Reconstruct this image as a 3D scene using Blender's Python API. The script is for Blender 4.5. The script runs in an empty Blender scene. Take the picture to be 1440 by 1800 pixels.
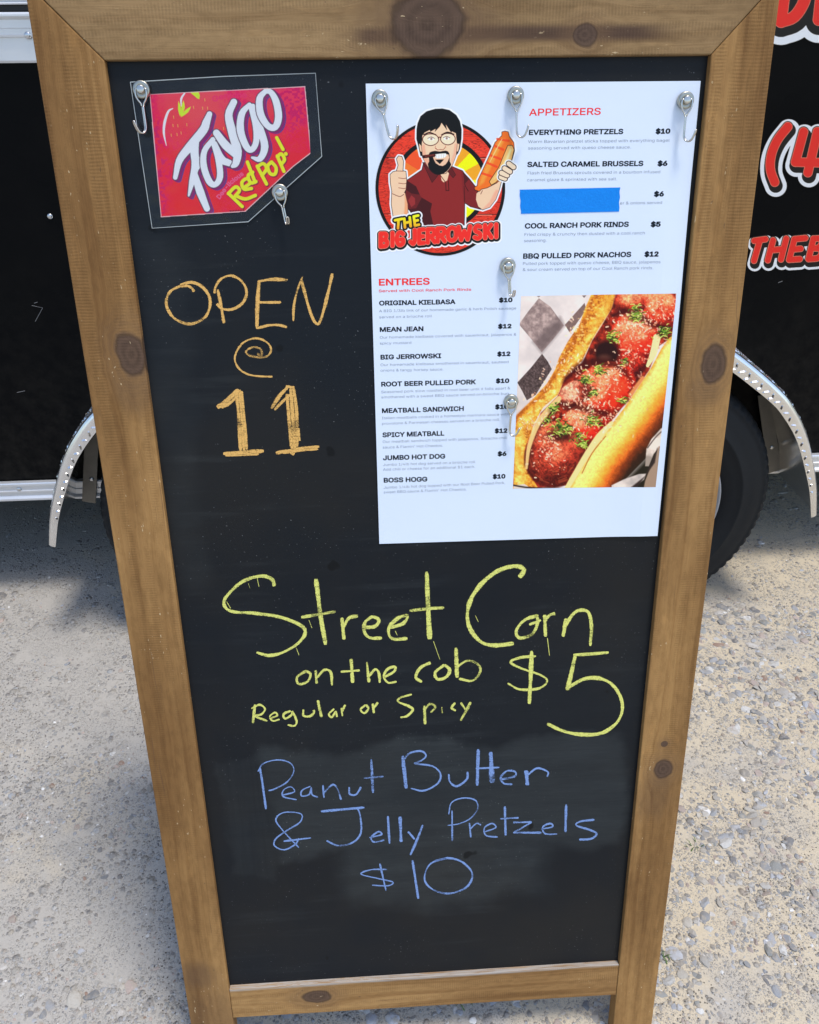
import bpy, bmesh, math, random
import numpy as np
from mathutils import Vector, Matrix
from mathutils.geometry import tessellate_polygon

scene = bpy.context.scene
COL = scene.collection

# ------------------------------------------------------------------ camera
FPX = 1405.0                                   # focal length in pixels of the 1440 x 1800 photograph
R = np.array([[0.99804, -0.03779, 0.04994],    # rows: world X, Y, Z axes seen from the camera (x right, y down, z forward)
              [-0.06239, -0.52936, 0.8461],
              [-0.00554, -0.84756, -0.53067]])
u_, s_, v_ = np.linalg.svd(R); R = u_ @ v_
CAM = np.array([0.2321, -0.8753, 1.3660])
cam_data = bpy.data.cameras.new('camera')
cam = bpy.data.objects.new('camera', cam_data); COL.objects.link(cam)
ax = [R @ np.array(v) for v in ((1, 0, 0), (0, -1, 0), (0, 0, -1))]
cam.matrix_world = Matrix([[ax[0][i], ax[1][i], ax[2][i], CAM[i]] for i in range(3)] + [[0, 0, 0, 1]])
cam_data.sensor_fit = 'HORIZONTAL'; cam_data.sensor_width = 36.0; cam_data.lens = FPX / 1440 * 36
cam_data.clip_start = 0.01; cam_data.clip_end = 2000
scene.camera = cam

# ------------------------------------------------------------------ sky and sun
SUN = Vector((0.26, -0.20, 1.0)).normalized()    # direction towards the sun: high on the right, behind thin cloud
SUN_STRENGTH, SKY_STRENGTH, EXPOSURE = 1.6, 0.15, 0.62
world = bpy.data.worlds.new('World'); scene.world = world; world.use_nodes = True
wn = world.node_tree.nodes; wl = world.node_tree.links
sky = wn.new('ShaderNodeTexSky'); sky.sky_type = 'NISHITA'; sky.sun_disc = False
sky.sun_elevation = math.asin(SUN.z); sky.sun_rotation = math.atan2(SUN.x, SUN.y)
sky.air_density = 1.0; sky.dust_density = 1.2; sky.ozone_density = 1.0
wl.new(sky.outputs[0], wn['Background'].inputs[0]); wn['Background'].inputs[1].default_value = SKY_STRENGTH
sd = bpy.data.lights.new('sun', 'SUN'); sd.energy = SUN_STRENGTH; sd.angle = math.radians(13); sd.color = (1.0, 0.95, 0.88)
so = bpy.data.objects.new('sun', sd); COL.objects.link(so)
so.rotation_euler = SUN.to_track_quat('Z', 'Y').to_euler(); so.location = (3, 0, 5)
scene.view_settings.view_transform = 'Standard'; scene.view_settings.look = 'None'
scene.view_settings.exposure = EXPOSURE; scene.view_settings.gamma = 1.0; scene.view_settings.use_curve_mapping = False
scene.cycles.max_bounces = 8; scene.cycles.transparent_max_bounces = 12

# ------------------------------------------------------------------ helpers: measuring
LEAN = math.radians(11.5)
EV = np.array([0, -math.sin(LEAN), -math.cos(LEAN)])     # down the board
NF = np.array([0, -math.cos(LEAN), math.sin(LEAN)])      # out of the board's front
TLZ = 1.3293
TL = np.array([0, 0, TLZ])                               # top left corner of the black panel

def rays(px, py):
    return np.stack([(np.asarray(px, float) - 720) / FPX, (np.asarray(py, float) - 900) / FPX, np.ones_like(np.asarray(px, float))], -1) @ R.T
def on_board(px, py, w=0.0):
    """where a line of sight meets the board's plane (raised by w): world points"""
    d = rays(px, py); k = ((TL + NF * w - CAM) @ NF) / (d @ NF)
    return CAM + d * k[..., None]
def buv(px, py, w=0.0):
    P = on_board(np.array([px], float), np.array([py], float), w)[0]
    return float(P[0]), float((P - TL) @ EV)
def B(u, v, w=0.0):
    return TL + np.array([1, 0, 0]) * u + EV * v + NF * w
def on_side(px, py, y):
    d = rays(px, py); k = (y - CAM[1]) / d[..., 1]
    return CAM + d * k[..., None]

# ------------------------------------------------------------------ helpers: objects
def mesh_obj(name, verts, faces, mat=None, parent=None, smooth=False, mats=None, midx=None):
    me = bpy.data.meshes.new(name)
    verts = np.asarray(verts, float)
    o = bpy.data.objects.new(name, me); COL.objects.link(o)
    if parent is not None:
        o.parent = parent
        p = parent; off = np.zeros(3)
        while p is not None:
            off = off + np.array(p.location); p = p.parent
        verts = verts - off
    me.from_pydata([tuple(v) for v in verts], [], faces)
    for m in (mats or ([mat] if mat else [])):
        me.materials.append(m)
    if midx is not None:
        me.polygons.foreach_set('material_index', midx)
    if smooth:
        me.polygons.foreach_set('use_smooth', [True] * len(me.polygons))
    me.update()
    return o
def tag(o, label=None, cat=None, group=None, kind=None):
    if label: o['label'] = label
    if cat: o['category'] = cat
    if group: o['group'] = group
    if kind: o['kind'] = kind
    return o
def empty(name, loc, label, cat, group=None):
    o = bpy.data.objects.new(name, None); COL.objects.link(o); o.location = loc; o.empty_display_size = 0.05
    return tag(o, label, cat, group)
class MB:
    """collects pieces of ONE mesh"""
    def __init__(s): s.v = []; s.f = []; s.m = []
    def add(s, v, f, mi=0):
        n = len(s.v); s.v += [tuple(p) for p in v]; s.f += [tuple(i + n for i in q) for q in f]; s.m += [mi] * len(f)
    def box(s, a, b, mi=0):
        (x0, y0, z0), (x1, y1, z1) = a, b
        s.add([(x0, y0, z0), (x1, y0, z0), (x1, y1, z0), (x0, y1, z0), (x0, y0, z1), (x1, y0, z1), (x1, y1, z1), (x0, y1, z1)],
              [(0, 3, 2, 1), (4, 5, 6, 7), (0, 1, 5, 4), (1, 2, 6, 5), (2, 3, 7, 6), (3, 0, 4, 7)], mi)
    def tube(s, path, r, seg=10, mi=0, cap=True):
        P = [Vector(p) for p in path]; n = len(P)
        rr = r if isinstance(r, (list, tuple)) else [r] * n
        T = [(P[min(i + 1, n - 1)] - P[max(i - 1, 0)]).normalized() for i in range(n)]
        up = Vector((0, 0, 1)) if abs(T[0].z) < .9 else Vector((1, 0, 0))
        N = (up - T[0] * up.dot(T[0])).normalized()
        v = []; f = []
        for i in range(n):
            N = (N - T[i] * N.dot(T[i])).normalized(); Bn = T[i].cross(N)
            for k in range(seg):
                a = 2 * math.pi * k / seg
                v.append(P[i] + (N * math.cos(a) + Bn * math.sin(a)) * rr[i])
        for i in range(n - 1):
            for k in range(seg):
                k2 = (k + 1) % seg
                f.append((i * seg + k, i * seg + k2, (i + 1) * seg + k2, (i + 1) * seg + k))
        if cap:
            f.append(tuple(range(seg))[::-1]); f.append(tuple((n - 1) * seg + k for k in range(seg)))
        s.add(v, f, mi)
    def lathe(s, prof, seg, fn, mi=0, closed=False):
        """prof: list of (h, r); fn(h, r, angle, i, k) -> point"""
        n = len(prof); v = []; f = []
        for i, (h, r) in enumerate(prof):
            for k in range(seg):
                v.append(fn(h, r, 2 * math.pi * k / seg, i, k))
        for i in range(n - 1 + (1 if closed else 0)):
            j = (i + 1) % n
            for k in range(seg):
                k2 = (k + 1) % seg
                f.append((i * seg + k, i * seg + k2, j * seg + k2, j * seg + k))
        s.add(v, f, mi)
    def build(s, name, mat=None, parent=None, smooth=False, mats=None):
        return mesh_obj(name, s.v, s.f, mat, parent, smooth, mats, s.m if mats else None)
def bevel(o, width, seg=2):
    bm = bmesh.new(); bm.from_mesh(o.data)
    bm.normal_update()
    E = [e for e in bm.edges if len(e.link_faces) == 2 and e.calc_face_angle(0) > 0.5]
    bmesh.ops.bevel(bm, geom=E, offset=width, segments=seg, affect='EDGES', profile=.5)
    bmesh.ops.recalc_face_normals(bm, faces=bm.faces)
    bm.to_mesh(o.data); bm.free()
def fix_normals(o):
    bm = bmesh.new(); bm.from_mesh(o.data); bmesh.ops.recalc_face_normals(bm, faces=bm.faces); bm.to_mesh(o.data); bm.free()
def smooth_path(pts, n=6):
    P = [np.array(p, float) for p in pts]
    if len(P) < 3: return np.array([P[0] + (P[-1] - P[0]) * t for t in np.linspace(0, 1, n)])
    Q = [2 * P[0] - P[1]] + P + [2 * P[-1] - P[-2]]; out = []
    for i in range(1, len(Q) - 2):
        for k in range(n):
            t = k / n
            out.append(.5 * (2 * Q[i] + (Q[i + 1] - Q[i - 1]) * t + (2 * Q[i - 1] - 5 * Q[i] + 4 * Q[i + 1] - Q[i + 2]) * t * t + (3 * Q[i] - Q[i - 1] - 3 * Q[i + 1] + Q[i + 2]) * t ** 3))
    out.append(P[-1]); return np.array(out)

# ------------------------------------------------------------------ helpers: materials
class NT:
    def __init__(s, name):
        s.mat = bpy.data.materials.new(name); s.mat.use_nodes = True
        s.t = s.mat.node_tree; s.n = s.t.nodes; s.l = s.t.links; s.b = s.n['Principled BSDF']
    def put(s, sock, val):
        if hasattr(val, 'links') or isinstance(val, bpy.types.NodeSocket): s.l.new(val, sock)
        elif isinstance(val, (tuple, list)) and len(val) == 3 and sock.type == 'RGBA': sock.default_value = (*val, 1)
        else: sock.default_value = val
    def m(s, op, a, b=None, c=None, clamp=False):
        n = s.n.new('ShaderNodeMath'); n.operation = op; n.use_clamp = clamp
        s.put(n.inputs[0], a)
        if b is not None: s.put(n.inputs[1], b)
        if c is not None: s.put(n.inputs[2], c)
        return n.outputs[0]
    def mix(s, f, a, b, mode='MIX'):
        n = s.n.new('ShaderNodeMix'); n.data_type = 'RGBA'; n.blend_type = mode
        s.put(n.inputs[0], f); s.put(n.inputs[6], a); s.put(n.inputs[7], b); return n.outputs[2]
    def ramp(s, f, pts, interp='LINEAR'):
        n = s.n.new('ShaderNodeValToRGB'); r = n.color_ramp; r.interpolation = interp
        while len(r.elements) < len(pts): r.elements.new(0.5)
        for e, (p, c) in zip(r.elements, pts):
            e.position = p; e.color = (*c, 1) if isinstance(c, (tuple, list)) else (c, c, c, 1)
        s.put(n.inputs[0], f); return n.outputs[0]
    def sm(s, x, a, b):
        n = s.n.new('ShaderNodeMapRange'); n.interpolation_type = 'SMOOTHSTEP'; s.put(n.inputs[0], x)
        n.inputs[1].default_value = a; n.inputs[2].default_value = b; return n.outputs[0]
    def comb(s, x, y, z=0.0):
        n = s.n.new('ShaderNodeCombineXYZ'); s.put(n.inputs[0], x); s.put(n.inputs[1], y); s.put(n.inputs[2], z); return n.outputs[0]
    def sep(s, v):
        n = s.n.new('ShaderNodeSeparateXYZ'); s.put(n.inputs[0], v); return n.outputs
    def noise(s, vec, scale=1.0, detail=3.0, rough=0.5, dist=0.0):
        n = s.n.new('ShaderNodeTexNoise'); s.put(n.inputs['Vector'], vec); n.inputs['Scale'].default_value = scale
        n.inputs['Detail'].default_value = detail; n.inputs['Roughness'].default_value = rough; n.inputs['Distortion'].default_value = dist
        return n.outputs[0]
    def vor(s, vec, scale, feature='F1', out='Distance'):
        n = s.n.new('ShaderNodeTexVoronoi'); n.feature = feature; s.put(n.inputs['Vector'], vec); n.inputs['Scale'].default_value = scale
        return n.outputs[out]
    def attr(s, name, out='Vector'):
        n = s.n.new('ShaderNodeAttribute'); n.attribute_name = name; return n.outputs[out]
    def obj(s): return s.n.new('ShaderNodeTexCoord').outputs['Object']
    def bump(s, h, strength=0.3, dist=0.001):
        n = s.n.new('ShaderNodeBump'); n.inputs['Strength'].default_value = strength; n.inputs['Distance'].default_value = dist
        s.put(n.inputs['Height'], h); s.l.new(n.outputs[0], s.b.inputs['Normal']); return n
    def set(s, **k):
        for a, v in k.items(): s.put(s.b.inputs[a.replace('_', ' ')], v)
        return s
def simple(name, color, rough=0.5, metal=0.0, spec=0.5, var=0.12, scale=60.0, bump=0.0):
    t = NT(name); n = t.noise(t.obj(), scale, 4)
    c = t.mix(t.m('MULTIPLY', n, 1.0), tuple(x * (1 - var) for x in color), tuple(min(1, x * (1 + var)) for x in color))
    t.set(Base_Color=c, Roughness=t.m('ADD', t.m('MULTIPLY', n, 0.16), rough - .08), Metallic=metal, Specular_IOR_Level=spec)
    if bump: t.bump(n, bump, 0.0006)
    return t.mat
def lin(c):
    c = np.asarray(c, float) / 255.0
    return np.where(c <= .04045, c / 12.92, ((c + .055) / 1.055) ** 2.4)
SHADE = lin((196, 217, 248)) / 0.88            # how a white thing in the board's open shade looks: used to read pigments off the photograph
def pig(c):                                    # pigment from a colour seen in that shade
    return np.clip(lin(c) / SHADE, 0.004, 0.92)
def pg(*c): return tuple(float(x) for x in pig(c))

# ------------------------------------------------------------------ helpers: printing (numpy painting on a fine grid of points)
LAT = {}
def vnoise(X, Y, s, seed=0):
    if seed not in LAT: LAT[seed] = np.random.RandomState(seed).rand(256, 256)
    T = LAT[seed]; x = X / s; y = Y / s
    x0 = np.floor(x).astype(int); y0 = np.floor(y).astype(int)
    fx = x - x0; fy = y - y0; fx = fx * fx * (3 - 2 * fx); fy = fy * fy * (3 - 2 * fy)
    g = lambda i, j: T[(y0 + j) % 256, (x0 + i) % 256]
    return (g(0, 0) * (1 - fx) + g(1, 0) * fx) * (1 - fy) + (g(0, 1) * (1 - fx) + g(1, 1) * fx) * fy
def fbm(X, Y, s, seed=0, o=4):
    a = 0; w = .5; t = 0
    for k in range(o):
        a = a + w * vnoise(X, Y, s, seed + k); t += w; s *= .5; w *= .55
    return a / t
class Canvas:
    """a print: points laid over the quadrilateral q (in enlargement coordinates: photo pixel = o + z / k)"""
    def __init__(s, o, k, q, step, bg):
        s.o = o; s.k = k; s.step = step; q = np.array(q, float)
        W = int(max(np.hypot(*(q[1] - q[0])), np.hypot(*(q[2] - q[3]))) / step); H = int(max(np.hypot(*(q[3] - q[0])), np.hypot(*(q[2] - q[1]))) / step)
        a, b = np.meshgrid(np.linspace(0, 1, W), np.linspace(0, 1, H)); a = a[..., None]; b = b[..., None]
        P = (q[0] * (1 - a) + q[1] * a) * (1 - b) + (q[3] * (1 - a) + q[2] * a) * b
        s.X = P[..., 0]; s.Y = P[..., 1]; s.c = np.zeros(s.X.shape + (3,)) + np.array(bg, float); s.a = np.zeros(s.X.shape)
    def win(s, pts, pad):
        pts = np.asarray(pts); lo = pts.min(0) - pad; hi = pts.max(0) + pad
        m = (s.X >= lo[0]) & (s.X <= hi[0]) & (s.Y >= lo[1]) & (s.Y <= hi[1])
        if not m.any(): return None
        r = np.where(m.any(1))[0]; c = np.where(m.any(0))[0]
        return slice(r[0], r[-1] + 1), slice(c[0], c[-1] + 1)
    def blend(s, w, cov, col, op=1.0):
        cov = np.clip(cov, 0, 1) * op
        col = np.asarray(col, float)
        if col.ndim == 3 and col.shape[:2] == s.X.shape: col = col[w]
        s.c[w] = s.c[w] * (1 - cov[..., None]) + col * cov[..., None]; s.a[w] = np.maximum(s.a[w], cov)
    def d_line(s, w, pts, rad=None):
        X = s.X[w]; Y = s.Y[w]; D = np.full(X.shape, 1e9)
        for i in range(len(pts) - 1):
            (x0, y0), (x1, y1) = pts[i], pts[i + 1]; dx = x1 - x0; dy = y1 - y0; L = dx * dx + dy * dy + 1e-9
            t = np.clip(((X - x0) * dx + (Y - y0) * dy) / L, 0, 1); d = np.hypot(X - x0 - t * dx, Y - y0 - t * dy)
            if rad is not None: d = d - (rad[i] + (rad[i + 1] - rad[i]) * t)
            D = np.minimum(D, d)
        return D
    def sd(s, w, pts):
        X = s.X[w]; Y = s.Y[w]; P = [tuple(p) for p in pts] + [tuple(pts[0])]
        D = s.d_line(w, P); ins = np.zeros(X.shape, bool)
        for (x0, y0), (x1, y1) in zip(P[:-1], P[1:]):
            if y0 == y1: continue
            c = ((y0 > Y) != (y1 > Y)) & (X < (x1 - x0) * (Y - y0) / (y1 - y0) + x0); ins ^= c
        return np.where(ins, -D, D)
    def poly(s, pts, col, grow=0.0, op=1.0, soft=None, smooth=0):
        if smooth: pts = smooth_path(list(pts) + [pts[0]], smooth)[:-1]
        a = soft or s.step; w = s.win(pts, grow + 2 * a)
        if w is None: return
        s.blend(w, .5 - (s.sd(w, pts) - grow) / a, col, op)
    def line(s, pts, width, col, grow=0.0, op=1.0, soft=None, smooth=4, off=(0, 0)):
        P = smooth_path(pts, smooth) if smooth and len(pts) > 2 else np.array(pts, float)
        P = P + np.array(off); n = len(P)
        r = np.interp(np.linspace(0, 1, n), np.linspace(0, 1, len(width)), width) / 2 if isinstance(width, (list, tuple)) else np.full(n, width / 2)
        a = soft or s.step; w = s.win(P, r.max() + grow + 2 * a)
        if w is None: return
        s.blend(w, .5 - (s.d_line(w, P, r) - grow) / a, col, op)
    def ell(s, cx, cy, rx, ry, col, op=1.0, soft=None, rot=0.0, grow=0.0):
        a = soft or s.step; rx += grow; ry += grow; m = max(rx, ry)
        w = s.win([(cx - m, cy - m), (cx + m, cy + m)], 2 * a)
        if w is None: return
        dx = s.X[w] - cx; dy = s.Y[w] - cy; c, q = math.cos(rot), math.sin(rot)
        e = np.hypot((dx * c + dy * q) / rx, (-dx * q + dy * c) / ry)
        s.blend(w, .5 - (e - 1) * min(rx, ry) / a, col, op)
    def build(s, name, mat, parent, place, conv, cut=False):
        H, W = s.X.shape
        P = place(s.o[0] + s.X / s.k, s.o[1] + s.Y / s.k).reshape(-1, 3)
        i = np.arange(H * W).reshape(H, W)
        F = np.stack([i[:-1, :-1], i[1:, :-1], i[1:, 1:], i[:-1, 1:]], -1).reshape(-1, 4)
        colr = conv(s.c.reshape(-1, 3))
        if cut:
            keep = s.a.reshape(-1)[F].max(1) > 0.02; F = F[keep]
            used = np.unique(F); mp = np.full(H * W, -1); mp[used] = np.arange(len(used)); F = mp[F]; P = P[used]; colr = colr[used]
        off = np.zeros(3); p = parent
        while p is not None: off += np.array(p.location); p = p.parent
        me = bpy.data.meshes.new(name); me.vertices.add(len(P)); me.vertices.foreach_set('co', (P - off).astype(np.float32).ravel())
        me.loops.add(F.size); me.loops.foreach_set('vertex_index', F.ravel().astype(np.int32))
        me.polygons.add(len(F)); me.polygons.foreach_set('loop_start', np.arange(0, F.size, 4, dtype=np.int32))
        me.update(calc_edges=True)
        at = me.color_attributes.new('ink', 'FLOAT_COLOR', 'POINT')
        at.data.foreach_set('color', np.concatenate([colr, np.ones((len(colr), 1))], 1).astype(np.float32).ravel())
        me.materials.append(mat); o = bpy.data.objects.new(name, me); COL.objects.link(o)
        if parent: o.parent = parent
        return o
def ink_mat(name, rough=.45, spec=.15, coat=0.0):
    t = NT(name); t.set(Base_Color=t.attr('ink', 'Color'), Roughness=rough, Specular_IOR_Level=spec, Coat_Weight=coat, Coat_Roughness=.06); return t.mat
BUB = {  # rounded hand-drawn capitals: strokes in a unit box, y downwards
 'B': [[(0, 0), (0, 1)], [(0, 0), (.7, .04), (.8, .25), (.6, .46), (0, .48)], [(.3, .48), (.8, .55), (.95, .76), (.75, .97), (0, 1)]],
 'I': [[(.5, 0), (.5, 1)]], 'G': [[(.95, .15), (.6, 0), (.2, .1), (0, .5), (.2, .9), (.6, 1), (.95, .85), (.95, .58), (.6, .56)]],
 'J': [[(.8, 0), (.8, .75), (.5, 1), (.05, .85)]], 'E': [[(0, 0), (0, 1)], [(0, 0), (.85, 0)], [(0, .5), (.7, .5)], [(0, 1), (.85, 1)]],
 'R': [[(0, 0), (0, 1)], [(0, 0), (.75, .03), (.9, .25), (.7, .5), (0, .52)], [(.35, .52), (.95, 1)]],
 'O': [[(.5, 0), (.1, .15), (0, .5), (.1, .85), (.5, 1), (.9, .85), (1, .5), (.9, .15), (.5, 0)]],
 'W': [[(0, 0), (.22, 1), (.5, .35), (.78, 1), (1, 0)]], 'S': [[(.92, .1), (.5, 0), (.1, .15), (.15, .4), (.8, .6), (.92, .85), (.5, 1), (.05, .9)]],
 'K': [[(0, 0), (0, 1)], [(.9, 0), (.1, .55)], [(.3, .45), (.95, 1)]], 'T': [[(0, 0), (1, 0)], [(.5, 0), (.5, 1)]],
 'H': [[(0, 0), (0, 1)], [(1, 0), (1, 1)], [(0, .5), (1, .5)]], 'D': [[(0, 0), (0, 1)], [(0, 0), (.6, .04), (1, .35), (1, .65), (.6, .96), (0, 1)]]}
def bub(ch, q):
    """strokes of a rounded capital mapped into the quadrilateral q (tl, tr, br, bl)"""
    q = np.array(q, float); out = []
    for st in BUB[ch]:
        st = smooth_path(st, 4) if len(st) > 3 and ch not in 'W' else np.array(st, float)
        a = st[:, :1]; b = st[:, 1:]
        out.append((q[0] * (1 - a) + q[1] * a) * (1 - b) + (q[3] * (1 - a) + q[2] * a) * b)
    return out

# ================================================================== THE SETTING: gravel lot
def gz(x, y):
    return 0.006 * math.sin(x * 2.1 + .6) * math.cos(y * 1.7) + 0.003 * math.sin(x * 5.3 + y * 3.1)
xs = list(np.arange(-2.2, 2.81, .05)); ys = list(np.arange(-1.2, 3.21, .05))
xs = [-300, -60, -14, -5] + xs + [5, 14, 60, 300]; ys = [-300, -60, -14, -4] + ys + [6, 15, 60, 300]
gv = [(x, y, gz(x, y) if -2.3 < x < 2.9 and -1.3 < y < 3.3 else 0) for y in ys for x in xs]
nx = len(xs)
gf = [(j * nx + i, j * nx + i + 1, (j + 1) * nx + i + 1, (j + 1) * nx + i) for j in range(len(ys) - 1) for i in range(nx - 1)]
t = NT('gravel_dust')
p = t.obj()
big = t.noise(p, 2.3, 4); mid = t.noise(p, 11, 5, .6); fine = t.noise(p, 260, 4, .6); grit = t.noise(p, 700, 2, .7)
sand_sunlit = t.sm(t.m('ADD', t.m('ADD', t.m('MULTIPLY', big, .6), t.m('MULTIPLY', mid, .4)), t.m('MULTIPLY', t.m('SUBTRACT', t.sm(t.sep(p)[0], -.2, 1.1), .5), .22)), .40, .64)   # random sandy patches, plus sunlit warmth painted in towards the right
base = t.mix(sand_sunlit, (.455, .432, .395), (.66, .555, .385))
base = t.mix(t.m('MULTIPLY', grit, .55), base, t.mix(fine, (.28, .25, .21), (.74, .67, .56)))
hsum = t.m('MULTIPLY', fine, .35)
wp = t.n.new('ShaderNodeVectorMath'); wp.operation = 'ADD'; t.l.new(p, wp.inputs[0]); nz = t.n.new('ShaderNodeTexNoise'); t.l.new(p, nz.inputs['Vector']); nz.inputs['Scale'].default_value = 150; sc_ = t.n.new('ShaderNodeVectorMath'); sc_.operation = 'SCALE'; t.l.new(nz.outputs['Color'], sc_.inputs[0]); sc_.inputs['Scale'].default_value = .004; t.l.new(sc_.outputs[0], wp.inputs[1]); pw = wp.outputs[0]
PC = [(0, (.20, .20, .205)), (.22, (.33, .325, .32)), (.42, (.42, .40, .36)), (.60, (.50, .455, .38)), (.76, (.40, .43, .46)), (.90, (.62, .61, .58)), (1, (.30, .24, .19))]
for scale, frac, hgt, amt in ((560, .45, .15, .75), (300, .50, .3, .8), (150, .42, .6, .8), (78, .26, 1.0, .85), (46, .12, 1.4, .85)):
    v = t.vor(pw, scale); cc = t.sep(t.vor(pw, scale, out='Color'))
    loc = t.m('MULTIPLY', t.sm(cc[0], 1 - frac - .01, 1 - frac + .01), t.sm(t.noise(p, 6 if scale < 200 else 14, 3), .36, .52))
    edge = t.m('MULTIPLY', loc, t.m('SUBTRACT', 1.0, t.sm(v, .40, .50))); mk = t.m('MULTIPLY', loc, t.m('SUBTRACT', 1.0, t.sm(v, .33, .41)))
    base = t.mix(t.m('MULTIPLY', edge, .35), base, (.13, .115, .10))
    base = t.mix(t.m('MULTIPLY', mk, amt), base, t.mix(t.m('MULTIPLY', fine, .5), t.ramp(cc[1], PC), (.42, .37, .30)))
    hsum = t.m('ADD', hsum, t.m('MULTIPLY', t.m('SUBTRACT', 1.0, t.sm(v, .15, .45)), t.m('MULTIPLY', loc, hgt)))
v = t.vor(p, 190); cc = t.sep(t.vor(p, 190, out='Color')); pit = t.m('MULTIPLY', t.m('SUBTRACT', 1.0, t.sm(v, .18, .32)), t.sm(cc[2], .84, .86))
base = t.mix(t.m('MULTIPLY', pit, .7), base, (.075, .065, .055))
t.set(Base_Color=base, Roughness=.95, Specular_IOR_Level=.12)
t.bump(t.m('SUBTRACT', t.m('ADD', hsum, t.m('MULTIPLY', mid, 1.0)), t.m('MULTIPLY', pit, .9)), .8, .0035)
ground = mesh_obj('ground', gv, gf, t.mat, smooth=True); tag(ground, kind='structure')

# loose gravel: thousands of half-buried stones nobody could count
rg = np.random.RandomState(7)
def rock(sub):
    bm = bmesh.new(); bmesh.ops.create_icosphere(bm, subdivisions=sub, radius=1.0)
    v = np.array([x.co[:] for x in bm.verts]); f = np.array([[w.index for w in q.verts] for q in bm.faces]); bm.free(); return v, f
PAL = np.array([(.26, .28, .31), (.33, .34, .36), (.21, .22, .235), (.38, .36, .32), (.42, .38, .31), (.30, .27, .23), (.52, .51, .48), (.36, .38, .42), (.24, .25, .24), (.45, .42, .38), (.17, .17, .18), (.40, .30, .25)])
SV = []; SF = []; SC = []; nv = 0
r1, f1 = rock(2); r0, f0 = rock(1)
def scatter(n, x0, x1, y0, y1, lo, hi, power, rv, rf, clump, seed):
    global nv
    g = np.random.RandomState(seed); k = 0
    while k < n:
        x = g.uniform(x0, x1); y = g.uniform(y0, y1)
        m = vnoise(np.array([x + 9]), np.array([y + 9]), .22, 3)[0] * .65 + vnoise(np.array([x + 9]), np.array([y + 9]), .07, 5)[0] * .35
        if g.rand() > np.clip((m - clump) * 4.5, .03, 1): continue
        k += 1
        size = lo + (hi - lo) * g.rand() ** power
        sc = np.array([size * g.uniform(.75, 1.35), size * g.uniform(.6, 1.0), size * g.uniform(.22, .46)]) * .5
        v = rv.copy()
        for q in range(6):                                     # chip it with a few flat planes
            nrm = g.normal(size=3); nrm /= np.linalg.norm(nrm); d = g.uniform(.42, .80); e = v @ nrm; v = v - np.maximum(e - d, 0)[:, None] * nrm
        v = v * (1 + .07 * g.normal(size=(len(v), 1))) * sc
        a = g.uniform(0, 6.283); tl = g.normal(0, .16, 2)
        ca, sa = math.cos(a), math.sin(a)
        v = np.stack([v[:, 0] * ca - v[:, 1] * sa, v[:, 0] * sa + v[:, 1] * ca, v[:, 2]], 1)
        v[:, 2] += tl[0] * v[:, 0] + tl[1] * v[:, 1]
        v += (x, y, gz(x, y) + sc[2] * g.uniform(-.45, .12))
        c = PAL[g.randint(len(PAL))] * g.uniform(.8, 1.2)
        if g.rand() < .014: c = np.array((.74, .73, .70))
        if g.rand() < .012: c = np.array((.30, .17, .11))
        c = (c * .72 + c.mean() * .28) * 1.12 + np.array((.40, .36, .30)) * .16             # dust
        SV.append(v); SF.append(rf + nv); SC.append(np.repeat(c[None], len(v), 0)); nv += len(v)
scatter(520, -1.3, 2.0, -.42, 1.7, .014, .034, 2.0, r1, f1, .47, 1)
scatter(1100, .55, 1.6, -.42, .75, .012, .030, 1.8, r1, f1, .36, 2)
scatter(900, -1.3, .1, -.42, 1.3, .007, .020, 1.5, r1, f1, .30, 22)
scatter(700, .55, 1.7, -.42, 1.2, .006, .016, 1.3, r1, f1, .25, 23)
scatter(120, .20, .66, -.42, -.02, .014, .030, 1.2, r1, f1, .2, 12)
scatter(5200, -1.3, 2.0, -.42, 1.9, .005, .013, 1.3, r0, f0, .40, 3)
scatter(5200, .55, 1.6, -.42, .8, .004, .011, 1.2, r0, f0, .25, 4)
scatter(4500, -.9, .1, -.42, 1.2, .004, .011, 1.2, r0, f0, .22, 24)
scatter(3000, -.75, .1, -.42, .7, .003, .010, 1.3, r0, f0, .3, 5)
V = np.concatenate(SV); F = np.concatenate(SF); Cc = np.concatenate(SC)
me = bpy.data.meshes.new('gravel'); me.vertices.add(len(V)); me.vertices.foreach_set('co', V.astype(np.float32).ravel())
me.loops.add(F.size); me.loops.foreach_set('vertex_index', F.ravel().astype(np.int32)); me.polygons.add(len(F))
me.polygons.foreach_set('loop_start', np.arange(0, F.size, 3, dtype=np.int32)); me.update(calc_edges=True); me.polygons.foreach_set('use_smooth', np.zeros(len(F), bool))
at = me.color_attributes.new('ink', 'FLOAT_COLOR', 'POINT'); at.data.foreach_set('color', np.concatenate([Cc, np.ones((len(Cc), 1))], 1).astype(np.float32).ravel())
t = NT('gravel_stone'); p = t.obj(); n1 = t.noise(p, 420, 4, .65); n2 = t.noise(p, 120, 3)
c = t.mix(t.sm(n2, .45, .75), t.attr('ink', 'Color'), (.46, .41, .34)); c = t.mix(t.m('MULTIPLY', n1, .5), c, t.mix(1.0, c, (.45, .45, .45), 'MULTIPLY'))
t.set(Base_Color=c, Roughness=.85, Specular_IOR_Level=.25); t.bump(n1, .5, .0008)
me.materials.append(t.mat); gravel = bpy.data.objects.new('gravel', me); COL.objects.link(gravel)
tag(gravel, 'loose grey and tan gravel strewn over the dusty lot', 'gravel', kind='stuff')

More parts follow.
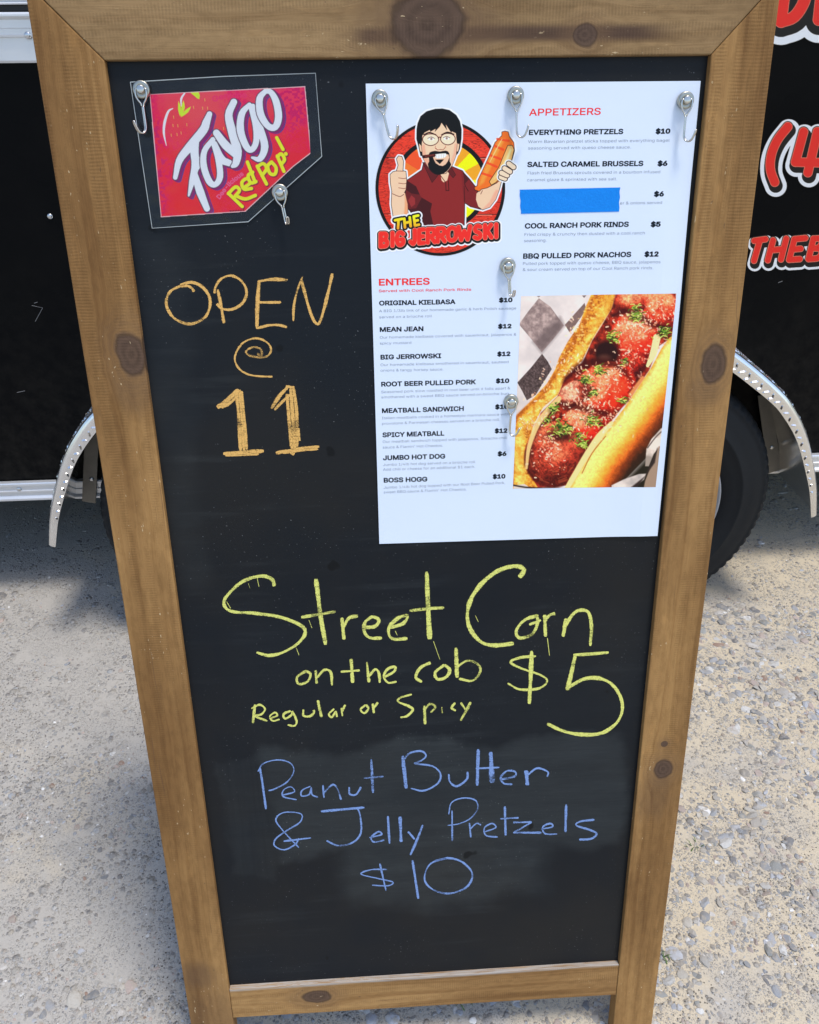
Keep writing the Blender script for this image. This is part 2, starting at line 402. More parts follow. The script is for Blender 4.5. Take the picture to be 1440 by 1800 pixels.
# a few blades of weeds in the gravel: uncountable wisps
w = MB(); g = random.Random(5)
for cx, cy in ((.66, .02), (.70, -.16), (.50, -.16), (.60, -.20), (.83, .05), (.36, -.21), (.74, -.28)):
    for i in range(7):
        x = cx + g.gauss(0, .007); y = cy + g.gauss(0, .007); a = g.uniform(0, 6.28); L = g.uniform(.006, .014); q = .0012
        dx, dy = math.cos(a), math.sin(a); z = gz(x, y)
        w.add([(x - dy * q, y + dx * q, z), (x + dy * q, y - dx * q, z), (x + dx * L * .5 + dy * q * .7, y + dy * L * .5 - dx * q * .7, z + L * .6), (x + dx * L, y + dy * L, z + L * .7), (x + dx * L * .5 - dy * q * .7, y + dy * L * .5 + dx * q * .7, z + L * .6)], [(0, 1, 2, 4), (4, 2, 3)])
tag(w.build('weeds', simple('weed_green', (.10, .16, .04), .7)), 'tiny green weeds sprouting between the stones by the sign', 'weeds', kind='stuff')

# ================================================================== THE TRAILER
YS = 0.95; X0, X1 = -3.3, 3.1; ZB, ZT = 0.325, 2.25; YB = 3.05; CX = 0.405
trailer = empty('food_trailer', (CX, YS + 1.0, 0.0), 'black food trailer with tread plate fender and red lettering, parked behind the chalkboard', 'trailer')
t = NT('black_panel'); p = t.obj(); n = t.noise(t.comb(t.sep(p)[0], t.sep(p)[1], t.m('MULTIPLY', t.sep(p)[2], 2.0)), 1.6, 4); dust = t.noise(p, 240, 3, .7); sm = t.noise(p, 5, 4)
c = t.mix(t.sm(dust, .66, .80), (.0030, .0034, .0040), (.020, .019, .018)); c = t.mix(t.m('MULTIPLY', t.sm(sm, .45, .8), .5), c, (.008, .0075, .007))
lowd = t.m('MULTIPLY', t.m('SUBTRACT', 1.0, t.sm(t.m('ADD', t.sep(p)[2], t.m('MULTIPLY', t.noise(p, 3, 4), .5)), .35, 1.25)), t.sm(t.noise(p, 30, 5, .7), .30, .75)); c = t.mix(t.m('MULTIPLY', lowd, .055), c, (.32, .28, .22))
t.set(Base_Color=c, Roughness=t.m('ADD', t.m('MULTIPLY', sm, .22), .16), Specular_IOR_Level=.055); t.bump(n, .25, .02); M_PANEL = t.mat
t = NT('aluminium'); p = t.obj(); n = t.noise(t.comb(t.m('MULTIPLY', t.sep(p)[0], .04), t.sep(p)[1], t.sep(p)[2]), 500, 3); n2 = t.noise(p, 9, 4)
t.set(Base_Color=t.mix(n2, (.62, .64, .66), (.80, .81, .82)), Metallic=.55, Roughness=t.m('ADD', t.m('MULTIPLY', n, .2), .3)); t.bump(n, .12, .0005); M_ALU = t.mat
M_UNDER = simple('underside_black', (.02, .019, .018), .8)
M_STRAP = simple('weathered_steel', (.20, .185, .16), .55, .5, var=.3, scale=35)
M_SCREW = simple('zinc_screw', (.62, .63, .64), .3, 1.0)
M_DARK = simple('dark_gap', (.008, .008, .009), .6)
b = MB(); b.box((X0, YS, ZB + .03), (X1, YB, ZT)); body = b.build('body', M_PANEL, trailer); bevel(body, .01)
b = MB(); b.box((X0 + .05, YS + .06, ZB - .02), (X1 - .05, YB - .06, ZB + .03))
for y in (YS + .16, YB - .24): b.box((X0 + .1, y, ZB - .11), (X1 - .1, y + .07, ZB - .02))
for x in (CX - .432 - .035, CX + .432 - .035): b.box((x, YS + .05, .30), (x + .07, YB - .05, .37))
b.build('chassis', M_UNDER, trailer)
M_SCR = simple('paint_scratch', (.16, .16, .16), .7)
for pts in ([(56, 537), (75, 541), (62, 565)], [(60, 533), (66, 531)], [(1368, 497), (1376, 494)], [(30, 690), (44, 687)]):
    b = MB(); b.tube([on_side(np.array([float(x)]), np.array([float(y)]), YS - .0003)[0] for x, y in pts], .00065, 6); b.build('scratch', M_SCR, trailer)
# bottom rail: ribbed aluminium extrusion
prof = [(0, .36), (-.012, .36), (-.014, .357), (-.014, .352), (-.010, .350), (-.010, .339), (-.013, .337), (-.013, .333), (-.010, .331), (-.010, .322), (-.013, .319), (-.016, .316), (-.016, .311), (-.012, .308), (0, .308)]
def extrude_x(mb, prof, x0, x1, y):
    n = len(prof); v = [(x, y + a, z) for x in (x0, x1) for a, z in prof]
    mb.add(v, [(i, i + 1, n + i + 1, n + i) for i in range(n - 1)] + [tuple(range(n))[::-1], tuple(range(n, 2 * n))])
b = MB(); extrude_x(b, prof, X0, X1, YS - .0015); rail = b.build('bottom_rail', M_ALU, trailer); fix_normals(rail)
def screw(px, py, y, r=.0065):
    c = on_side(np.array([px], float), np.array([py], float), y)[0]; b = MB()
    b.lathe([(0, r), (-.0012, r), (-.0028, r * .8), (-.0036, r * .4), (-.0038, .0004)], 16, lambda h, q, a, i, k: (c[0] + q * math.cos(a), y + h, c[2] + q * math.sin(a)))
    o = b.build('screw', M_SCREW, trailer, True); fix_normals(o); return o
screw(34, 860, YS - .0115); screw(88, 380, YS, .006); screw(49, 62, YS - .013, .0065); screw(1357, 786, YS - .021, .006); screw(161, 842, YS - .021, .006)
for x in np.arange(-3.0, 3.0, .6):
    if not -.75 < x < 1.5:
        b = MB(); b.lathe([(0, .0065), (-.0012, .0065), (-.0028, .005), (-.0036, .0025), (-.0038, .0004)], 16, lambda h, q, a, i, k: (x + q * math.cos(a), YS - .0115 + h, .334 + q * math.sin(a))); b.build('screw', M_SCREW, trailer, True)
# serving window frame, seen at the top left: sill extrusion, dark gap, sash
b = MB(); wx0, wx1 = -2.1, .22
extrude_x(b, [(0, 1.286), (-.006, 1.286), (-.008, 1.290), (-.008, 1.3285), (-.013, 1.3295), (-.0135, 1.333), (-.012, 1.334), (-.012, 1.343), (-.0135, 1.344), (-.0135, 1.3575), (-.017, 1.359), (-.020, 1.363), (-.020, 1.366), (-.017, 1.3695), (0, 1.3695)], wx0, wx1, YS - .0015)
b.box((wx0, YS - .0185, 1.3703), (wx0 + .045, YS - .0015, 1.96)); b.box((wx1 - .045, YS - .0185, 1.3703), (wx1, YS - .0015, 1.96)); b.box((wx0, YS - .0185, 1.9605), (wx1, YS - .0015, 2.01))
wf = b.build('window_frame', M_ALU, trailer); fix_normals(wf)
b = MB(); extrude_x(b, [(0, 1.3715), (-.006, 1.3715), (-.006, 1.381), (0, 1.381)], wx0 + .046, wx1 - .046, YS - .0015); o = b.build('window_gasket', M_DARK, wf); fix_normals(o)
b = MB(); extrude_x(b, [(0, 1.3815), (-.012, 1.3815), (-.014, 1.3835), (-.011, 1.3865), (-.013, 1.389), (-.013, 1.396), (-.008, 1.398), (0, 1.398)], wx0 + .046, wx1 - .046, YS - .0015); o = b.build('window_sash', M_ALU, wf); fix_normals(o)
t = NT('window_glass'); t.set(Base_Color=(.02, .025, .03), Roughness=.05); b = MB(); b.box((wx0 + .046, YS - .006, 1.3985), (wx1 - .046, YS - .0015, 1.959)); b.build('window_pane', t.mat, wf)

# tandem fender of tread plate
half = [(.0, .862), (.22, .858), (.36, .843), (.48, .812), (.58, .769), (.66, .719), (.752, .648), (.797, .602), (.844, .536), (.884, .452), (.910, .385), (.930, .310)]
fp = [(-x, z) for x, z in half[:0:-1]] + half
FP = smooth_path(fp, 6); FP[:, 0] += CX
tang = np.gradient(FP, axis=0); tang /= np.linalg.norm(tang, axis=1)[:, None]
nrm = np.stack([-tang[:, 1], tang[:, 0]], 1)               # outward (away from the wheels)
nrm[nrm[:, 1] < -.2] *= -1
nrm = np.array([q if (q @ (np.array(pq) - np.array((CX, .3)))) > 0 else -q for q, pq in zip(nrm, FP)])
arc = np.concatenate([[0], np.cumsum(np.hypot(*np.diff(FP, axis=0).T))])
YF = .72; RB = .014; LIP = .043; TH = .003
cross = [(YS - .001, 0.0), (YF + RB, 0.0)] + [(YF + RB - RB * math.sin(a), -RB + RB * math.cos(a)) for a in np.linspace(.3, 1.57, 5)] + [(YF, -RB - (LIP - RB)), (YF + TH, -RB - (LIP - RB)), (YF + TH, -RB)] + [(YF + RB, -TH), (YS - .001, -TH)]
b = MB(); nc = len(cross)
fv = []
def lip_at(s_): return np.interp(min(s_, arc[-1] - s_), [0, .12, .45, .7], [.019, .025, .036, .040])
for (x, z), (nx_, nz_), s_ in zip(FP, nrm, arc):
    k = (lip_at(s_) - RB) / (LIP - RB)
    fv += [(x + nx_ * d_, y, z + nz_ * d_) for y, d_ in [(y, -RB + (d + RB) * k if d < -RB - 1e-6 else d) for y, d in cross]]
m = len(FP)
ff = [(i * nc + j, i * nc + (j + 1) % nc, (i + 1) * nc + (j + 1) % nc, (i + 1) * nc + j) for i in range(m - 1) for j in range(nc)] + [tuple(range(nc)), tuple((m - 1) * nc + j for j in range(nc))]
b.add(fv, ff)
def fpt(s_, off):
    x = np.interp(s_, arc, FP[:, 0]); z = np.interp(s_, arc, FP[:, 1]); nx_ = np.interp(s_, arc, nrm[:, 0]); nz_ = np.interp(s_, arc, nrm[:, 1])
    return np.array((x + nx_ * off, z + nz_ * off))
def bar(s_, c_, lip, ang, L=.0130, W=.0040, H=.0030):
    """one raised lozenge of the tread pattern; c_: depth across the top, or distance down the lip"""
    v = []
    for du, dv, h_ in ((-L, 0, 0), (-L * .45, -W, 0), (L * .45, -W, 0), (L, 0, 0), (L * .45, W, 0), (-L * .45, W, 0), (-L * .55, 0, H), (L * .55, 0, H)):
        a = du * math.cos(ang) - dv * math.sin(ang); q = du * math.sin(ang) + dv * math.cos(ang)
        if lip:
            x, z = fpt(s_ + a, -(c_ + q)); v.append((x, YF - h_ - (.00005 if h_ == 0 else 0), z))
        else:
            x, z = fpt(s_ + a, .00005 + h_); v.append((x, c_ + q, z))
    b.add(v, [(0, 1, 6), (1, 2, 7, 6), (2, 3, 7), (3, 4, 7), (4, 5, 6, 7), (5, 0, 6)])
k = 0
for s_ in np.arange(.02, arc[-1] - .015, .021):
    k += 1
    for j, c_ in enumerate(np.arange(YF + .026, YS - .015, .021)):
        bar(s_, c_, False, math.radians(45 if (k + j) % 2 else -45))
    lw = lip_at(s_)
    for j, c_ in enumerate(((.0205, lw - .0055) if lw > .033 else (.5 * (RB + lw),)) if k % 2 else (.5 * (RB + lw),)):
        if lw < .0225: continue
        bar(s_, c_, True, math.radians(45 if (k + j) % 2 else -45), L=min(.0105 if k % 2 == 0 else .007, (lw - RB) * .48), W=.0032)
t = NT('tread_plate'); p = t.obj(); n = t.noise(p, 26, 5, .6); n2 = t.noise(p, 320, 3)
t.set(Base_Color=t.mix(n, (.74, .73, .71), (.92, .92, .91)), Metallic=.95, Roughness=t.m('ADD', t.m('MULTIPLY', n, .22), .10)); t.bump(n2, .08, .0005)
fender = b.build('fender', t.mat, trailer); fix_normals(fender)
for x0, z0, x1, z1 in ((1.236, .545, 1.318, .318), (CX - (1.236 - CX), .545, CX - (1.318 - CX) + .02, .30)):
    b = MB(); d = np.array((x1 - x0, z1 - z0)); d /= np.linalg.norm(d); q = np.array((-d[1], d[0])) * .017
    y0, y1 = YS - .021, YS - .0165
    P = [(x0 + q[0], z0 + q[1]), (x0 - q[0], z0 - q[1]), (x1 - q[0], z1 - q[1]), (x1 + q[0], z1 + q[1])]
    b.add([(x, y, z) for y in (y0, y1) for x, z in P], [(0, 1, 2, 3), (7, 6, 5, 4), (0, 4, 5, 1), (1, 5, 6, 2), (2, 6, 7, 3), (3, 7, 4, 0)])
    o = b.build('fender_strap', M_STRAP, trailer); fix_normals(o); bevel(o, .0012)

# two wheels
t = NT('tyre_rubber'); p = t.obj(); n = t.noise(p, 60, 4); n2 = t.noise(p, 5, 3)
t.set(Base_Color=t.mix(n2, (.007, .009, .012), (.015, .017, .019)), Roughness=t.m('ADD', t.m('MULTIPLY', n, .2), .5), Specular_IOR_Level=.18); t.bump(n, .2, .001); M_RUB = t.mat
M_RIM = simple('white_wheel', (.30, .31, .33), .35, .0, var=.1)
TYRE = [(.040, .211), (.010, .215), (.004, .218), (.001, .222), (-.004, .232), (-.009, .245), (-.011, .262), (-.0125, .264), (-.0125, .268), (-.011, .270), (-.009, .290), (-.003, .312), (.001, .322), (-.0005, .325), (.003, .331), (.010, .3375), (.022, .3425), (.060, .345), (.063, .338), (.070, .338), (.073, .345), (.113, .345), (.116, .338), (.123, .338), (.126, .345), (.165, .342), (.178, .336), (.188, .322), (.196, .290), (.198, .262), (.192, .235), (.186, .216), (.150, .211)]
def wheel(cx):
    cy, cz = .738, .343
    def pt(h, r, a, i, k):
        if 13 <= i <= 16 and k % 3 == 2: r -= .0030; h += .002 if i < 16 else 0
        if 24 <= i <= 27 and k % 3 == 2: r -= .003
        return (cx + r * math.cos(a), cy + h, cz + r * math.sin(a))
    b = MB(); rim = [(.048, .212), (.006, .215), (-.002, .2175), (-.004, .216), (-.003, .212), (.012, .206), (.030, .186), (.052, .180), (.058, .165), (.052, .140), (.040, .110), (.036, .075), (.034, .052), (.006, .047), (.000, .040), (.000, .0005)]
    b.lathe(rim, 72, lambda h, r, a, i, k: (cx + r * math.cos(a), cy + h, cz + r * math.sin(a)))
    w = b.build('wheel', M_RIM, trailer, True); fix_normals(w)
    b = MB(); b.lathe(TYRE, 240, pt); o = b.build('tyre', M_RUB, w, True); fix_normals(o)
    for i in range(5):
        a = i * 1.2566 + .3; q = (cx + .085 * math.cos(a), cz + .085 * math.sin(a)); b = MB()
        b.lathe([(.036, .011), (.022, .011), (.018, .009), (.017, .001)], 6, lambda h, r, aa, i_, k: (q[0] + r * math.cos(aa), cy + h, q[1] + r * math.sin(aa))); b.build('lug_nut', M_SCREW, w)
wheel(.867); wheel(CX - (.867 - CX))

# red outlined lettering on the trailer side (cut off by the edge of the photograph)
M_VINYL = ink_mat('vinyl_ink', .35, .3)
def sign_ink(c): return np.clip(lin(c) / (SHADE * .95), .004, .85)
def decal(name, q, strokes, rad, black, white, offb, label, step=2.0):
    cv = Canvas((1220, 0), 3.4615, q, step, (9, 10, 12))
    for col, gr, off in (((216, 226, 238), white, offb), ((12, 12, 14), black, offb), ((12, 12, 14), 8, (0, 0)), ((226, 120, 108), 3.0, (0, 0)), ((190, 38, 34), 0, (0, 0))):
        for st in strokes: cv.line(st, rad * 2, col, grow=gr, off=off, smooth=0)
    o = cv.build(name, M_VINYL, trailer, lambda x, y: on_side(x, y, YS - .0012), sign_ink, cut=True); tag(o, label)
L1 = [smooth_path([(572, 770), (510, 850), (472, 940), (466, 1030), (492, 1108)], 6)] + [np.array(s, float) for s in ([(668, 802), (618, 986)], [(618, 986), (800, 990)], [(752, 800), (694, 1050)])]
L1 += [np.array(s, float) for s in ([(850, 800), (820, 1050)],)]
decal('phone_lettering', [(370, 690), (960, 690), (960, 1230), (370, 1230)], L1, 26, 17, 41, (6, 22), 'red lettering reading (4 with white outline')
L2 = []
for ch, q in (('T', [(368, 1465), (436, 1455), (400, 1585), (332, 1587)]), ('H', [(482, 1462), (562, 1452), (530, 1578), (450, 1583)]), ('E', [(612, 1455), (690, 1447), (655, 1575), (580, 1580)]), ('B', [(728, 1452), (800, 1446), (775, 1572), (698, 1576)])):
    L2 += list(bub(ch, q))
decal('web_lettering', [(300, 1380), (880, 1380), (880, 1680), (300, 1680)], L2, 17, 13, 27, (4, 20), 'red lettering reading THEB with white outline', 1.6)
L3 = list(bub('D', [(560, -130), (680, -150), (665, 95), (530, 132)])) + [np.array([(790, -150), (760, 120)], float), np.array([(790, -150), (860, -140)], float)]
decal('name_lettering', [(420, -260), (960, -260), (960, 330), (420, 330)], L3, 34, 45, 92, (0, 14), 'large red letter D with white outline', 2.4)

# ================================================================== THE CHALKBOARD SIGN
sign = empty('chalkboard_sign', (.289, .02, 0), 'brown wooden A-frame chalkboard with chalk specials and a pinned menu, standing on gravel', 'chalkboard')
def wood(name, knots=(), streaks=(), darks=(), cols=((.245, .126, .042), (.455, .256, .092)), seed=0.0, dust=None):
    """stained softwood; coordinates: s along the member, q across it (metres)"""
    t = NT(name); g = t.sep(t.attr('grain')); s, q, d = g[0], g[1], g[2]
    so_ = t.m('ADD', s, seed)
    wob = t.m('MULTIPLY', t.m('SUBTRACT', t.noise(t.comb(t.m('MULTIPLY', so_, 3.0), t.m('MULTIPLY', q, 12.0)), 1.0, 3), .5), .022)
    qq = t.m('ADD', q, wob); kmask = None; halo = None; rings = None
    for (ks, kq, ra, rb) in knots:
        ds = t.m('SUBTRACT', s, ks); dq = t.m('SUBTRACT', q, kq)
        e2 = t.m('ADD', t.m('POWER', t.m('DIVIDE', ds, ra), 2.0), t.m('POWER', t.m('DIVIDE', dq, rb), 2.0))
        nn = t.m('ADD', 1.0, t.m('ADD', t.m('MULTIPLY', t.m('SUBTRACT', t.noise(t.comb(s, q, seed), 110, 3), .5), .45), t.m('MULTIPLY', t.m('SUBTRACT', t.noise(t.comb(s, q, seed + 5.0), 38, 2), .5), 1.1)))
        e2 = t.m('MULTIPLY', e2, nn)
        qq = t.m('SUBTRACT', qq, t.m('DIVIDE', t.m('MULTIPLY', dq, 1.9), t.m('ADD', e2, .9)))
        e = t.m('SQRT', e2); mk = t.m('SUBTRACT', 1.0, t.sm(e, .82, 1.05)); hl = t.m('SUBTRACT', 1.0, t.sm(e, 1.0, 2.9))
        rg_ = t.m('MULTIPLY', t.m('ADD', t.m('SINE', t.m('MULTIPLY', e, 15.0)), 1.0), .5)
        rim_ = t.m('MULTIPLY', t.sm(e, .80, .98), t.m('SUBTRACT', 1.0, t.sm(e, .98, 1.16)))
        kmask = mk if kmask is None else t.m('MAXIMUM', kmask, mk); halo = hl if halo is None else t.m('MAXIMUM', halo, hl)
        rg_ = t.m('ADD', t.m('MULTIPLY', t.m('MULTIPLY', rg_, t.noise(t.comb(s, q, seed + 2.0), 70, 3)), .8), t.m('MULTIPLY', rim_, 1.0))
        rings = t.m('MULTIPLY', rg_, hl) if rings is None else t.m('ADD', rings, t.m('MULTIPLY', rg_, hl))
    grain = t.noise(t.comb(t.m('MULTIPLY', so_, 2.2), t.m('MULTIPLY', qq, 95.0), t.m('MULTIPLY', d, 60.0)), 1.0, 4, .6)
    fibre = t.noise(t.comb(t.m('MULTIPLY', so_, 16.0), t.m('MULTIPLY', qq, 900.0), t.m('MULTIPLY', d, 400.0)), 1.0, 3, .6)
    lines = t.m('SINE', t.m('ADD', t.m('MULTIPLY', qq, 620.0), t.m('MULTIPLY', grain, 9.0)))
    # rough-sawn ridges across the member
    sw = t.m('SINE', t.m('ADD', t.m('MULTIPLY', so_, 2000.0), t.m('MULTIPLY', t.noise(t.comb(t.m('MULTIPLY', so_, 40.0), t.m('MULTIPLY', q, 30.0)), 1.0, 3), 7.0)))
    swm = t.sm(t.noise(t.comb(t.m('MULTIPLY', so_, 7.0), t.m('MULTIPLY', q, 70.0), seed), 1.0, 4, .65), .42, .60)
    saw = t.m('MULTIPLY', t.m('MULTIPLY', t.m('ADD', sw, 1.0), .5), swm)
    broad = t.noise(t.comb(t.m('MULTIPLY', so_, 2.6), t.m('MULTIPLY', q, 14.0), seed), 1.0, 4, .55)
    c = t.mix(t.sm(broad, .30, .70), cols[0], cols[1])
    c = t.mix(t.m('MULTIPLY', t.sm(grain, .44, .68), .66), c, t.mix(1.0, c, (.60, .53, .46), 'MULTIPLY'))
    c = t.mix(t.m('MULTIPLY', t.m('MULTIPLY', t.m('ADD', lines, 1.0), .5), .14), c, t.mix(1.0, c, (.66, .60, .54), 'MULTIPLY'))
    mot = t.noise(t.comb(t.m('MULTIPLY', so_, 55.0), t.m('MULTIPLY', q, 130.0), seed), 1.0, 4, .7); c = t.mix(t.m('MULTIPLY', t.sm(mot, .40, .66), .34), c, t.mix(1.0, c, (.58, .55, .50), 'MULTIPLY')); mot2 = t.noise(t.comb(t.m('MULTIPLY', so_, 30.0), t.m('MULTIPLY', q, 90.0), seed + 3.0), 1.0, 3, .6); c = t.mix(t.m('MULTIPLY', t.sm(mot2, .58, .74), .30), c, t.mix(1.0, c, (1.45, 1.42, 1.35), 'MULTIPLY'))
    c = t.mix(t.m('MULTIPLY', fibre, .34), c, t.mix(1.0, c, (.62, .58, .52), 'MULTIPLY'))
    c = t.mix(t.m('MULTIPLY', saw, .30), c, t.mix(1.0, c, (.56, .54, .52), 'MULTIPLY'))
    for (ds_, dq_, ra, rb, am) in darks:                      # stained patches
        e = t.m('SQRT', t.m('ADD', t.m('POWER', t.m('DIVIDE', t.m('SUBTRACT', s, ds_), ra), 2.0), t.m('POWER', t.m('DIVIDE', t.m('SUBTRACT', q, dq_), rb), 2.0)))
        k = t.m('SUBTRACT', 1.0, t.sm(t.m('ADD', e, t.m('MULTIPLY', t.m('SUBTRACT', grain, .5), 1.2)), .35, 1.15))
        c = t.mix(t.m('MULTIPLY', k, am), c, (.085, .050, .032))
    for (s0, s1, q0, wd) in streaks:                          # resin streak running out of a knot
        k = t.m('MULTIPLY', t.m('MULTIPLY', t.sm(s, s0, s0 + .02), t.m('SUBTRACT', 1.0, t.sm(s, s1 - .06, s1))), t.m('SUBTRACT', 1.0, t.sm(t.m('ABSOLUTE', t.m('SUBTRACT', t.m('ADD', q, t.m('MULTIPLY', wob, .5)), q0)), wd * .25, wd)))
        c = t.mix(t.m('MULTIPLY', k, .92), c, (.075, .042, .028))
    if kmask is not None:
        c = t.mix(t.m('MULTIPLY', rings, .50), c, (.12, .07, .04)); c = t.mix(t.m('MULTIPLY', halo, .30), c, (.20, .115, .055))
        kc = t.mix(t.m('MULTIPLY', t.m('ADD', t.m('MULTIPLY', rings, .9), t.m('MULTIPLY', fibre, .5)), .8), (.115, .070, .048), (.030, .018, .013))
        c = t.mix(t.m('MULTIPLY', kmask, .90), c, kc)
    chip = t.m('MULTIPLY', t.sm(t.noise(t.comb(t.m('MULTIPLY', so_, 130.0), t.m('MULTIPLY', q, 330.0), t.m('MULTIPLY', d, 330.0)), 1.0, 2), .70, .74), t.sm(t.noise(t.comb(s, q, seed), 14, 3), .50, .60))
    c = t.mix(t.m('MULTIPLY', chip, .75), c, (.62, .47, .27))
    dot = t.sm(t.noise(t.comb(t.m('MULTIPLY', so_, 95.0), t.m('MULTIPLY', q, 240.0), 3.0), 1.0, 2), .735, .76); c = t.mix(t.m('MULTIPLY', dot, .6), c, (.09, .055, .035))
    crk = t.m('MULTIPLY', t.sm(t.noise(t.comb(t.m('MULTIPLY', so_, 5.0), t.m('MULTIPLY', qq, 420.0), 9.0), 1.0, 2), .66, .72), t.sm(t.noise(t.comb(s, q, seed), 10, 2), .46, .60)); c = t.mix(t.m('MULTIPLY', crk, .45), c, (.10, .058, .034))
    if dust is not None:                                     # chalk dust lying on the ledge
        k = t.m('MULTIPLY', t.m('SUBTRACT', 1.0, t.sm(q, dust, dust + .004)), t.sm(fibre, .30, .60)); c = t.mix(t.m('MULTIPLY', k, .75), c, (.46, .45, .42))
    t.set(Base_Color=c, Roughness=.78, Specular_IOR_Level=.22)
    t.bump(t.m('ADD', t.m('ADD', t.m('MULTIPLY', grain, .5), fibre), t.m('ADD', t.m('MULTIPLY', saw, .5), chip)), .35, .0009)
    return t.mat
def grain_attr(o, along, s_off=0.0, q_off=0.0):
    """lay the wood's own coordinates on a member; along: 'u' or 'v' on the board's face"""
    P = np.array([v.co[:] for v in o.data.vertices]) + np.array(o.parent.location)
    u = P[:, 0]; v = (P - TL) @ EV; w_ = (P - TL) @ NF
    if along == 'v': g = np.stack([v - s_off, u - q_off + (w_ - .008) * .6, w_], 1)
    else: g = np.stack([u - s_off, v - q_off + (w_ - .008) * .6, w_], 1)
    at = o.data.attributes.new('grain', 'FLOAT_VECTOR', 'POINT'); at.data.foreach_set('vector', g.astype(np.float32).ravel())
def plank(name, poly, w0, w1, mat, along, label=None, n=1):
    """a board: outline (u, v) on the sign's face, from depth w0 (back) to w1 (front)"""
    k = len(poly); V = [B(u, v, w1) for u, v in poly] + [B(u, v, w0) for u, v in poly]
    F = [tuple(range(k))[::-1], tuple(range(k, 2 * k))] + [(i, (i + 1) % k, k + (i + 1) % k, k + i) for i in range(k)]
    o = mesh_obj(name, V, F, mat, sign); fix_normals(o); bevel(o, .0012, 2); grain_attr(o, along)
    if label: o['label'] = label
    return o
WF, WB = .008, -.016
K = lambda px, py: buv(px, py, WF)
def kn_v(px, py, ra, rb): u, v = K(px, py); return (v, u, ra, rb)
def kn_u(px, py, ra, rb): u, v = K(px, py); return (u, v, ra, rb)
UL0, UL1, UR0, UR1 = -.0597, .0022, .5778, .6385
VFOOT = TLZ / math.cos(LEAN) + .004
m_l = wood('stained_pine_a', [kn_v(231, 623, .0235, .0155)], darks=[kn_v(350, 1715, .035, .030) + (.5,), kn_v(372, 1790, .09, .05) + (.35,), kn_v(240, 690, .03, .03) + (.3,)], seed=1.3)
m_r = wood('stained_pine_b', [kn_v(1254, 640, .0215, .0135), kn_v(1166, 1352, .0150, .0125), kn_v(1168, 1308, .005, .005)], darks=[kn_v(1150, 1400, .05, .03) + (.35,), kn_v(1235, 690, .02, .025) + (.3,)], seed=4.7)
m_t = wood('stained_pine_c', [kn_u(752, 42, .036, .029), kn_u(1028, 60, .0125, .0095)], streaks=[K(610, 36)[:1] + (K(1215, 75)[0], K(900, 58)[1], .0105)], darks=[kn_u(755, 40, .075, .03) + (.45,)], cols=((.225, .138, .060), (.39, .250, .116)), seed=8.1)
m_b = wood('stained_pine_d', [kn_u(556, 1753, .0205, .0125)], cols=((.285, .150, .052), (.475, .275, .104)), seed=12.9, dust=1.1925)
m_e = wood('stained_pine_e', [], seed=17.0)
VT0, VT1 = -.0620, .0018
plank('stile', [(UL0, VT0), (UL1, VT1), (UL1, VFOOT), (UL0, VFOOT)], WB, WF, m_l, 'v')
plank('stile', [(UR1, VT0), (UR1, VFOOT), (UR0, VFOOT), (UR0, VT1)], WB, WF, m_r, 'v')
plank('top_rail', [(UL0 + .0004, VT0 - .0004), (UR1 - .0004, VT0 - .0004), (UR0 - .0001, VT1 - .0003), (UL1 + .0001, VT1 - .0003)], WB, WF - .0003, m_t, 'u')
plank('bottom_rail', [(UL1 + .0003, 1.1905), (UR0 - .0003, 1.1925), (UR0 - .0003, 1.2555), (UL1 + .0003, 1.2485)], WB, WF - .001, m_b, 'u')
# black panel with old chalk dust
t = NT('blackboard_paint'); p = t.obj()
g = t.sep(t.attr('grain')); s, q = g[0], g[1]             # s down the board, q across it
br = t.noise(t.comb(t.m('MULTIPLY', s, 420.0), t.m('MULTIPLY', q, 26.0)), 1.0, 4, .65); cl = t.noise(t.comb(s, q), 9, 4, .55); cl2 = t.noise(t.comb(t.m('MULTIPLY', s, 1.4), q), 26, 5, .6)
def soft_box(v0, v1, u0, u1, e):
    s_, q_ = (t.m('ADD', z, t.m('MULTIPLY', t.m('SUBTRACT', w_, .5), .09)) for z, w_ in ((s, cl), (q, t.noise(t.comb(s, q, 7.0), 7, 4, .6))))
    a = t.m('MULTIPLY', t.sm(s_, v0 - e, v0 + e), t.m('SUBTRACT', 1.0, t.sm(s_, v1 - e, v1 + e)))
    return t.m('MULTIPLY', a, t.m('MULTIPLY', t.sm(q_, u0 - e, u0 + e), t.m('SUBTRACT', 1.0, t.sm(q_, u1 - e, u1 + e))))
smear = t.m('MULTIPLY', soft_box(.785, .965, .075, .555, .012), t.m('ADD', .35, t.m('MULTIPLY', cl, .8)))
smear = t.m('MAXIMUM', smear, t.m('MULTIPLY', soft_box(.93, 1.055, .17, .45, .022), t.m('ADD', .30, t.m('MULTIPLY', cl2, .8))))
smear = t.m('MAXIMUM', smear, t.m('MULTIPLY', soft_box(.80, .99, .018, .075, .006), t.m('MULTIPLY', t.noise(t.comb(t.m('MULTIPLY', s, 6.0), t.m('MULTIPLY', q, 150.0)), 1.0, 3), .55)))
smear = t.m('MAXIMUM', smear, t.m('MULTIPLY', soft_box(.60, .78, .06, .57, .03), t.m('MULTIPLY', cl2, .22)))
smear = t.m('MAXIMUM', smear, t.m('MULTIPLY', soft_box(.16, .55, .0, .035, .015), t.m('MULTIPLY', cl, .5)))
wipe = t.noise(t.comb(t.m('MULTIPLY', s, 60.0), t.m('MULTIPLY', q, 5.0), 2.0), 1.0, 4, .6); smear = t.m('ADD', smear, t.m('MULTIPLY', t.m('MULTIPLY', t.sm(wipe, .52, .72), t.sm(t.noise(t.comb(s, q, 3.0), 5, 3), .42, .62)), .30))
